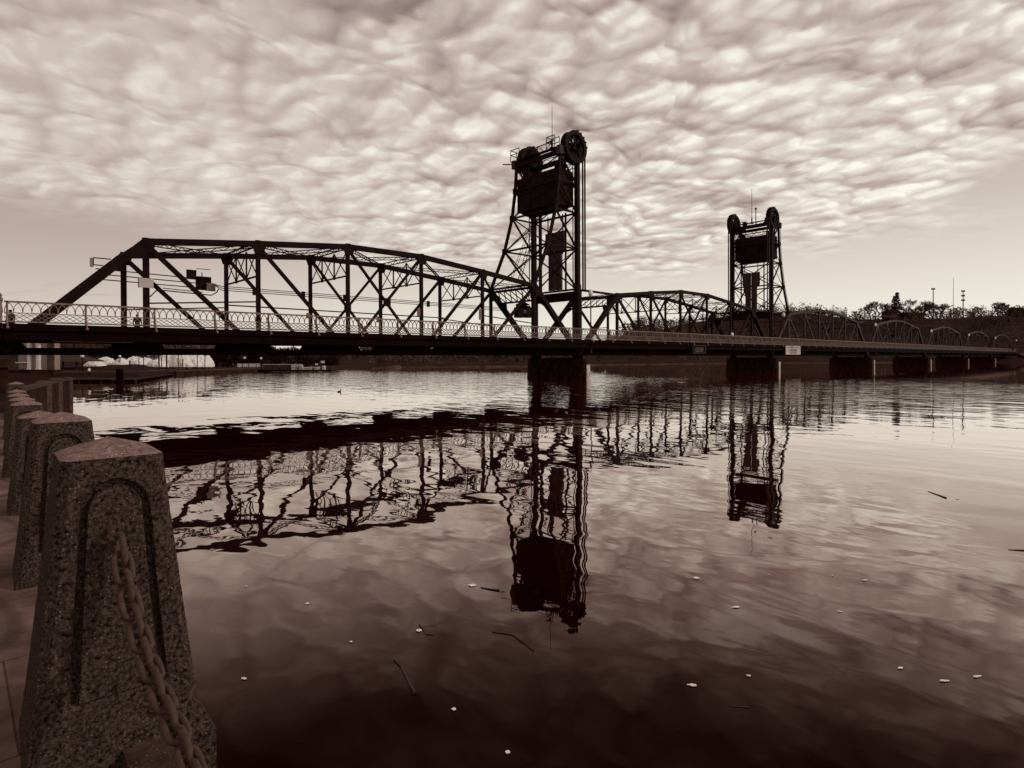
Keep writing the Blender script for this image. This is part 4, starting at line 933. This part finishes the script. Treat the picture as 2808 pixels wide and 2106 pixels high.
for a in ((262, 92, 3.2, 1.3, 'smallest white shrink-wrapped boat at the left end of the row'), (292, 96, 3.4, 1.9, 'white wrapped boat behind the seawall at the left of the row'), (335, 96, 2.6, 1.7, 'white wrapped boat between the dark tree and the gray hall'), (372, 98, 4.0, 2.0, 'long low white wrapped boat left of the gray hall'),
          (398, 100, 4.5, 1.9, 'white wrapped boat in front of the gray hall'), (432, 96, 3.4, 1.5, 'low white wrapped boat just right of the gray hall'), (462, 98, 5.2, 2.3, 'white wrapped boat with a sloping bow, mid row'), (498, 98, 4.4, 2.7, 'tall white wrapped boat right of mid row'),
          (522, 99, 4.2, 2.9, 'tallest white wrapped boat in the row'), (548, 100, 3.2, 2.5, 'white wrapped boat near the right end of the row'), (568, 101, 2.2, 2.2, 'last white wrapped boat at the right end')):
    wrapped_boat(a[0], a[1], a[2], a[3], a[4], a[0])
hl = thing('storage_hall', 'plain gray flat fronted hall behind the wrapped boats', 'building', at(448, 1010, 118), YAW-math.pi/2)
MB().box(-5.5, 10, 0, 8, -1, 2.35).build('wall', PLAST, hl); MB().box(-2.6, .3, -.9, -.02, -.5, 2.75).build('gable_block', SIGNM, hl); MB().box(-5.7, 10.2, -.3, 8.2, 2.36, 2.6).build('roof', GRASSM, hl)
for x in (-4, 2.5, 5, 7.5): f_ = MB().box(x-.5, x+.5, -.06, -.01, .6, 1.6).build('window', ROOFM, hl)
rnd = random.Random(3)
for k, px in enumerate((356, 381, 394, 436, 443, 457, 489, 501, 541, 562)):
    h = [1.2, 1.6, 1.8, 2.0, 1.8, 2.4, 3.2, 1.4, 2.6, 1.9][k]; p_ = at(px, 1013, 90); t = thing('dock_post', ['leftmost dark mooring post before the wrapped boats', 'second mooring post before the wrapped boats', 'mooring post just left of the gray hall front', 'left one of the paired posts before the boats', 'right one of the paired posts before the boats', 'thick mooring post in front of the mid row boat', 'tallest slender post before the boats', 'short stub post before the tall wrapped boats', 'slender post before the tallest wrapped boat', 'rightmost post before the wrapped boats'][k], 'post', p_, 0, 'mooring posts along the seawall')
    r_ = .10 if k in (0, 5, 3) else .06
    MB().tube([(0, 0, -.8), (0, 0, h)], r_, 7).build('shaft', STEEL, t); MB().lathe((0, 0, h), [(r_*1.4, 0), (r_*1.3, .08), (r_*.3, .16)], 7).build('cap', STEEL, t)
pn = thing('banner_fence', 'long bright white banner fence with dark smudged marks near the dock', 'fence', at(682, 1005, 104), YAW-math.pi/2)
MB().box(-2.0, 2.05, 0, .08, -.1, .50).build('banner', WHITE, pn)
for x in (-2.0, -1.05, .0, 1.3, 2.05): MB().box(x-.04, x+.04, -.06, -.01, -.5, .58).build('post', STEEL, pn)
dk = thing('marina_dock', 'low dark dock with white kiosks reaching into the river', 'dock', at(840, 1015.5, 100), YAW-math.pi/2)
MB().box(-7.4, 4.6, -1.2, 1.2, -.1, .12).build('deck', STEEL, dk)
for x in (-7, -4, -1, 1.5, 4.2): MB().tube([(x, -1.1, -1.5), (x, -1.1, .5)], .1, 7).build('pile', STEEL, dk)
MB().box(-7.3, -1.2, .4, .9, .12, .95).build('bulwark', ROOFM, dk); MB().box(-7.4, -1.1, .3, 1.0, .96, 1.02).build('cap_rail', WHITE, dk)
for k, (px, pt, pb, wd_, lb, nm) in enumerate(((806, 1003, 1013, .6, 'white boxy kiosk at the root of the dock', 'dock_kiosk'), (822, 1003, 1013, .9, 'pale gray kiosk beside the white one on the dock', 'dock_kiosk'), (845, 1009, 1013, 1.7, 'low white locker run on the dock', 'dock_locker'), (864, 1008, 1013, 1.5, 'second low white locker on the dock', 'dock_locker'), (888, 1005, 1013, .4, 'small white fuel pump at the dock end', 'fuel_pump'))):
    D = 100; p_ = at(px, 1013.5, D); h = (pb-pt)*D/F_PX+.1; t = thing(nm, lb, nm.split('_')[1], p_, YAW-math.pi/2)
    MB().box(-wd_/2, wd_/2, -.3, .3, -.02, h).build('body', SIGNM if k == 1 else WHITE, t); MB().box(-wd_/2-.05, wd_/2+.05, -.35, .35, h, h+.05).build('lid', WHITE, t); MB().box(-wd_*.3, wd_*.3, -.33, -.305, h*.3, h*.7).build('panel', PLAST, t)
for px, py, wd_, ht_, lb in ((868, 999, .45, .28, 'smaller white dock sign on a thin post'), (885, 992.5, .62, .38, 'larger white dock sign on a dark frame')):
    p_ = at(px, py, 100); t = thing('dock_sign', lb, 'sign', p_, YAW-math.pi/2); MB().box(-wd_/2, wd_/2, -.03, .03, -ht_/2, ht_/2).build('panel', WHITE, t); MB().box(-.04, .04, .03, .1, -1.5, ht_/2).build('post', STEEL, t)
    MB().box(-wd_*.35, wd_*.35, -.04, -.031, -.02, .03).build('lettering', INK, t)
# dark trees on the left bank
def leafy(px, pb, pt, wd_, D, label, seed, dark=True):
    rnd = random.Random(seed); t = thing('dense_tree', label, 'tree', at(px, pb, D), 0, 'dark trees on the left bank'); h = (pb-pt)*D/F_PX; wd_ = wd_*D/F_PX
    MB().tube([(0, 0, -.5), (.1, 0, h*.3), (0, .1, h*.8)], .2, 7, [.3, .22, .06]).build('trunk', EVERM, t); b = MB()
    cl = [(rnd.gauss(0, .28)*wd_, rnd.gauss(0, .28)*wd_, h*rnd.uniform(.3, .9)) for _ in range(14)]
    for k in range(1100):
        c = V(rnd.choice(cl)); c = c+V((rnd.gauss(0, 1), rnd.gauss(0, 1), rnd.gauss(0, 1)))*wd_*.11
        d1 = V((rnd.gauss(0, 1), rnd.gauss(0, 1), rnd.gauss(0, 1))).normalized()*.28; d2 = d1.cross(V((rnd.gauss(0, 1), rnd.gauss(0, 1), rnd.gauss(0, 1)))).normalized()*.2
        b.add([c-d1, c+d2, c+d1], [(0, 1, 2)])
    b.build('crown', EVERM if dark else WOODM, t)
for a in ((330, 1004, 960, 40, 103, 'dark spreading tree beside the wrapped boats', 1), (150, 1005, 962, 60, 110, 'dark tree behind the picnic shelter', 2), (250, 1000, 962, 60, 125, 'dark tree right of the picnic shelter', 3), (592, 1008, 968, 40, 108, 'dark narrow tree right of the wrapped boats', 4),
          (625, 1008, 970, 50, 112, 'dark tree between the boats and the banner fence', 5), (760, 1008, 968, 70, 118, 'dark tree behind the banner fence end', 6), (830, 1008, 972, 60, 122, 'dark tree behind the dock kiosks', 7), (900, 1010, 975, 60, 128, 'dark tree behind the dock end', 8), (690, 1006, 970, 80, 120, 'dark tree behind the banner fence', 9)): leafy(*a)

# ------------------------------------------------------------------ people
def person(loc, rz, label, h=1.72, shirt=CLOTHW, trousers=CLOTHD, lean=.0):
    t = thing('person', label, 'person', loc, rz); s = h/1.72
    J = {'pel': (0, 0, .93), 'sp': (0, lean*.4, 1.15), 'ch': (0, lean*.8, 1.36), 'nk': (0, lean, 1.48), 'hd': (0, lean+.01, 1.60), 'ht': (0, lean+.01, 1.68)}
    for sd_, s_ in (('l', -1), ('r', 1)):
        J.update({sd_+'hip': (s_*.09, 0, .88), sd_+'kn': (s_*.11, .03, .48), sd_+'an': (s_*.11, -.02+.08*s_, .08), sd_+'to': (s_*.12, .14+.08*s_, .03), sd_+'sh': (s_*.19, lean*.9, 1.42), sd_+'el': (s_*.25, lean*.9-.03, 1.15), sd_+'wr': (s_*.24, lean+.10, .92), sd_+'ha': (s_*.23, lean+.13, .84)})
    rad = {'pel': .14, 'sp': .125, 'ch': .15, 'nk': .055, 'hd': .095, 'ht': .07, 'hip': .085, 'kn': .058, 'an': .042, 'to': .035, 'sh': .06, 'el': .042, 'wr': .03, 'ha': .032}
    ed = [('pel', 'sp'), ('sp', 'ch'), ('ch', 'nk'), ('nk', 'hd'), ('hd', 'ht')]+[(s_+a if a != 'pel' and a != 'ch' else a, s_+c) for s_ in 'lr' for a, c in (('pel', 'hip'), ('hip', 'kn'), ('kn', 'an'), ('an', 'to'), ('ch', 'sh'), ('sh', 'el'), ('el', 'wr'), ('wr', 'ha'))]
    def skin(name, keys, mt_, grow, root):
        ks = [k for k in J if k in keys]; me = bpy.data.meshes.new(name); me.from_pydata([V(J[k])*s for k in ks], [(ks.index(a), ks.index(c)) for a, c in ed if a in ks and c in ks], []); me.materials.append(mt_)
        o = bpy.data.objects.new(name, me); COL.objects.link(o); o.parent = t; md = o.modifiers.new('skin', 'SKIN'); o.modifiers.new('sub', 'SUBSURF').levels = 1; o.modifiers['sub'].render_levels = 1
        if not me.skin_vertices: 
            bm = bmesh.new(); bm.from_mesh(me); bm.verts.layers.skin.verify(); bm.to_mesh(me); bm.free()
        for i, k in enumerate(ks):
            r_ = rad.get(k, rad.get(k[1:], .05))*s*grow; sv = me.skin_vertices[0].data[i]; sv.radius = (r_*(1.2 if k in ('ch', 'sp', 'pel') else 1), r_*(.8 if k in ('ch', 'sp', 'pel') else 1)); sv.use_root = (k == root)
        return o
    skin('body', list(J), SKIN, 1., 'pel')
    skin('shirt', ['pel', 'sp', 'ch', 'lsh', 'rsh', 'lel', 'rel'], shirt, 1.18, 'pel'); skin('trousers', ['pel', 'lhip', 'rhip', 'lkn', 'rkn', 'lan', 'ran'], trousers, 1.2, 'pel')
    MB().lathe((0, lean*s, 1.60*s), [(.10*s, .0), (.105*s, .06*s), (.07*s, .12*s), (.02*s, .135*s)], 10).build('hair', CLOTHD, t, True)
    return t
def on_walk(px): d = ray(px, 900); return CAM.x+d.x*((RY+.5-CAM.y)/d.y)
person((on_walk(2007), RY+.45, 3.76), 0, 'person in a white shirt walking on the bridge sidewalk near the far tower', 1.78)
person((on_walk(22)+.1, RY+.6, 3.25), R(30), 'person in dark clothes on the walkway at the left end', 1.25, CLOTHD)
person((on_walk(378), RY+.6, 3.25), R(-20), 'dark clothed person on the walkway beside the first near upright', 1.28, CLOTHD)
p_ = at(245, 1043, 60); person((p_.x, p_.y, .32), YAW, 'small figure in a white shirt standing on the landing stage', 1.1)

# ------------------------------------------------------------------ floating things
def leaf(px, py, L_, wd_, rz, label, nm='floating_leaf', mt_=LEAFM, cat='leaf', grp='pale leaves floating on the river'):
    p_ = atz(px, py, .004); b = MB(); n = 7; up, dn = [], []
    for k in range(n+1):
        f_ = k/n; hw = wd_/2*math.sin(math.pi*min(.97, max(.03, f_**(.7+.9*((px*7) % 10)/10))))**.75*(1+.25*math.sin(k*2.3+px)); x = (f_-.5)*L_
        up.append((x, hw, .004+.012*abs(f_-.5)*L_*8*.2)); dn.append((x, -hw, .004+.010*abs(f_-.5)*L_))
    vs = up+dn+[(x, y, z-.004) for x, y, z in up+dn]; m_ = n+1
    fs = [(i, m_+i, m_+i+1, i+1) for i in range(n)]+[(2*m_+i, 2*m_+i+1, 3*m_+i+1, 3*m_+i) for i in range(n)]+[(i, i+1, 2*m_+i+1, 2*m_+i) for i in range(n)]+[(m_+i+1, m_+i, 3*m_+i, 3*m_+i+1) for i in range(n)]
    b.add(vs, fs); o = tag(b.build(nm, mt_), label, cat, grp); o.location = p_; o.rotation_euler = (0, 0, rz+YAW-math.pi/2); return o
# px, py, length in photo px, thickness px, label
lf = [(843, 1655, 12, 8, 'pale leaf floating alone left of the tower reflection, farthest left of mid water'), (1149, 1729, 18, 8, 'pale leaf caught beside a short forked twig'), (1295, 1605, 26, 8, 'pale leaf at the tip of a dark floating twig'), (1244, 1945, 15, 15, 'square white leaf in the dark water, lower middle'),
      (1392, 2063, 16, 14, 'white leaf lowest in the water near the bottom edge'), (669, 1861, 20, 6, 'white leaf nearest to the big pillar'), (1910, 1585, 18, 7, 'white leaf below and left of the far tower reflection'), (2017, 1665, 28, 5, 'long thin white leaf below the far tower reflection'),
      (1897, 1879, 30, 8, 'white leaf floating in the dark water, lower centre right'), (2053, 1853, 14, 4, 'thin white leaf right of the larger one in dark water'), (2469, 1832, 20, 5, 'white leaf at left of the trio at lower right'), (2590, 1867, 32, 5, 'long white leaf, lowest of the trio at lower right'), (2680, 1855, 32, 5, 'long white leaf at the right of the trio at lower right'),
      (2371, 1591, 18, 3, 'thin white sliver of leaf right of the far tower reflection'), (2283, 1578, 6, 4, 'tiny white leaf speck above the thin sliver'), (2303, 1677, 14, 3, 'small thin leaf in the clouds reflection at right'), (2626, 1368, 12, 2, 'tiny pale leaf beside the straight floating stick'),
      (963, 1760, 8, 4, 'tiny pale leaf left of the forked twig'), (1865, 1048, 18, 3, 'bright sliver floating beyond the bridge between the piers'), (675, 1608, 6, 3, 'tiny pale speck of leaf near the bridge reflection, left')]
for k, (px, py, l_, w_, lb) in enumerate(lf):
    D = (atz(px, py, 0)-CAM).dot(CF); fore = math.sin(math.atan((py-985)/F_PX)) ; leaf(px, py, l_*D/F_PX*.85, min(w_*D/F_PX/max(fore, .12)*.7, l_*D/F_PX*.8), rnd.uniform(-.3, .3), lb)
def twig(pts, r_, label, grp='twigs floating on the river'):
    ws = [atz(px, py, .0) for px, py in pts]; c = ws[0]; b = MB(); b.tube([p_-c+V((0, 0, r_*.2)) for p_ in ws], r_, 6, [r_*(1-.6*i/(len(ws)-1)) for i in range(len(ws))]); o = tag(b.build('floating_twig', TWIGD), label, 'twig', grp); o.location = c
twig([(1370, 1620), (1345, 1617), (1318, 1612)], .012, 'dark twig touching the pale leaf left of the tower reflection')
twig([(1150, 1715), (1163, 1730), (1168, 1740), (1190, 1742)], .008, 'short forked twig beside a pale leaf')
twig([(1462, 1784), (1440, 1765), (1405, 1742), (1350, 1733)], .010, 'long bent twig left below the near tower reflection')
twig([(1138, 1902), (1125, 1880), (1100, 1830), (1080, 1810)], .014, 'broad stick floating in the dark water left of centre')
twig([(2594, 1366), (2570, 1357), (2545, 1348)], .014, 'straight dark stick floating at the right')
twig([(2055, 1940), (2000, 1938)], .006, 'thin pale straw floating at lower right centre')
twig([(2808, 1510), (2765, 1508)], .010, 'thin dark twig at the right edge')
dkk = thing('duck', 'small dark duck swimming beyond the bridge', 'duck', atz(930, 1075, 0), R(20))
o = MB().lathe((0, 0, -.04), [(.02, 0), (.11, .03), (.14, .10), (.09, .17), (.02, .20)], 12, 1.9, .9).build('body', EVERM, dkk, True)
MB().tube([(.2, 0, .1), (.27, 0, .24), (.3, 0, .30), (.36, 0, .31)], .05, 8, [.06, .045, .055, .03]).build('head', EVERM, dkk, True); MB().tube([(.36, 0, .305), (.43, 0, .295)], .02, 6, [.022, .012]).build('beak', WHITE, dkk)
dkk.scale = (.55, .55, .55)
# the walkway carries on past the left edge of the picture
ap = thing('approach_span', 'short approach deck with the same pale railing at the extreme left end of the bridge', 'bridge span', (-3.3, 0, 0))
MB().box(-16, 3.2, RY-.14, W, 3.0, 3.62).build('deck', FASCIA, ap); MB().box(-16, 3.2, RY-.14, RY-.07, 3.63, 3.82).build('fascia_beam', FASCIA, ap)
r2 = MB().box(-16, 3.25, RY-.05, RY+.05, RT-.085, RT).build('railing', RAILM, ap)
for k in range(5):
    o = PROTO_PANEL.copy(); COL.objects.link(o); o.parent = r2; o.location = (.2-P/2*k, RY, RBt)
    o = PROTO_POST.copy(); COL.objects.link(o); o.parent = r2; o.location = (.2-P/2*k, RY, RBt)
MB().lathe((3.15, RY, RBt-.3), [(.11, 0), (.11, .06), (.08, .1), (.075, 1.28), (.12, 1.33), (.12, 1.40), (.05, 1.46), (.09, 1.54), (.05, 1.62), (.01, 1.66)], 12).build('newel_post', RAILM, r2)
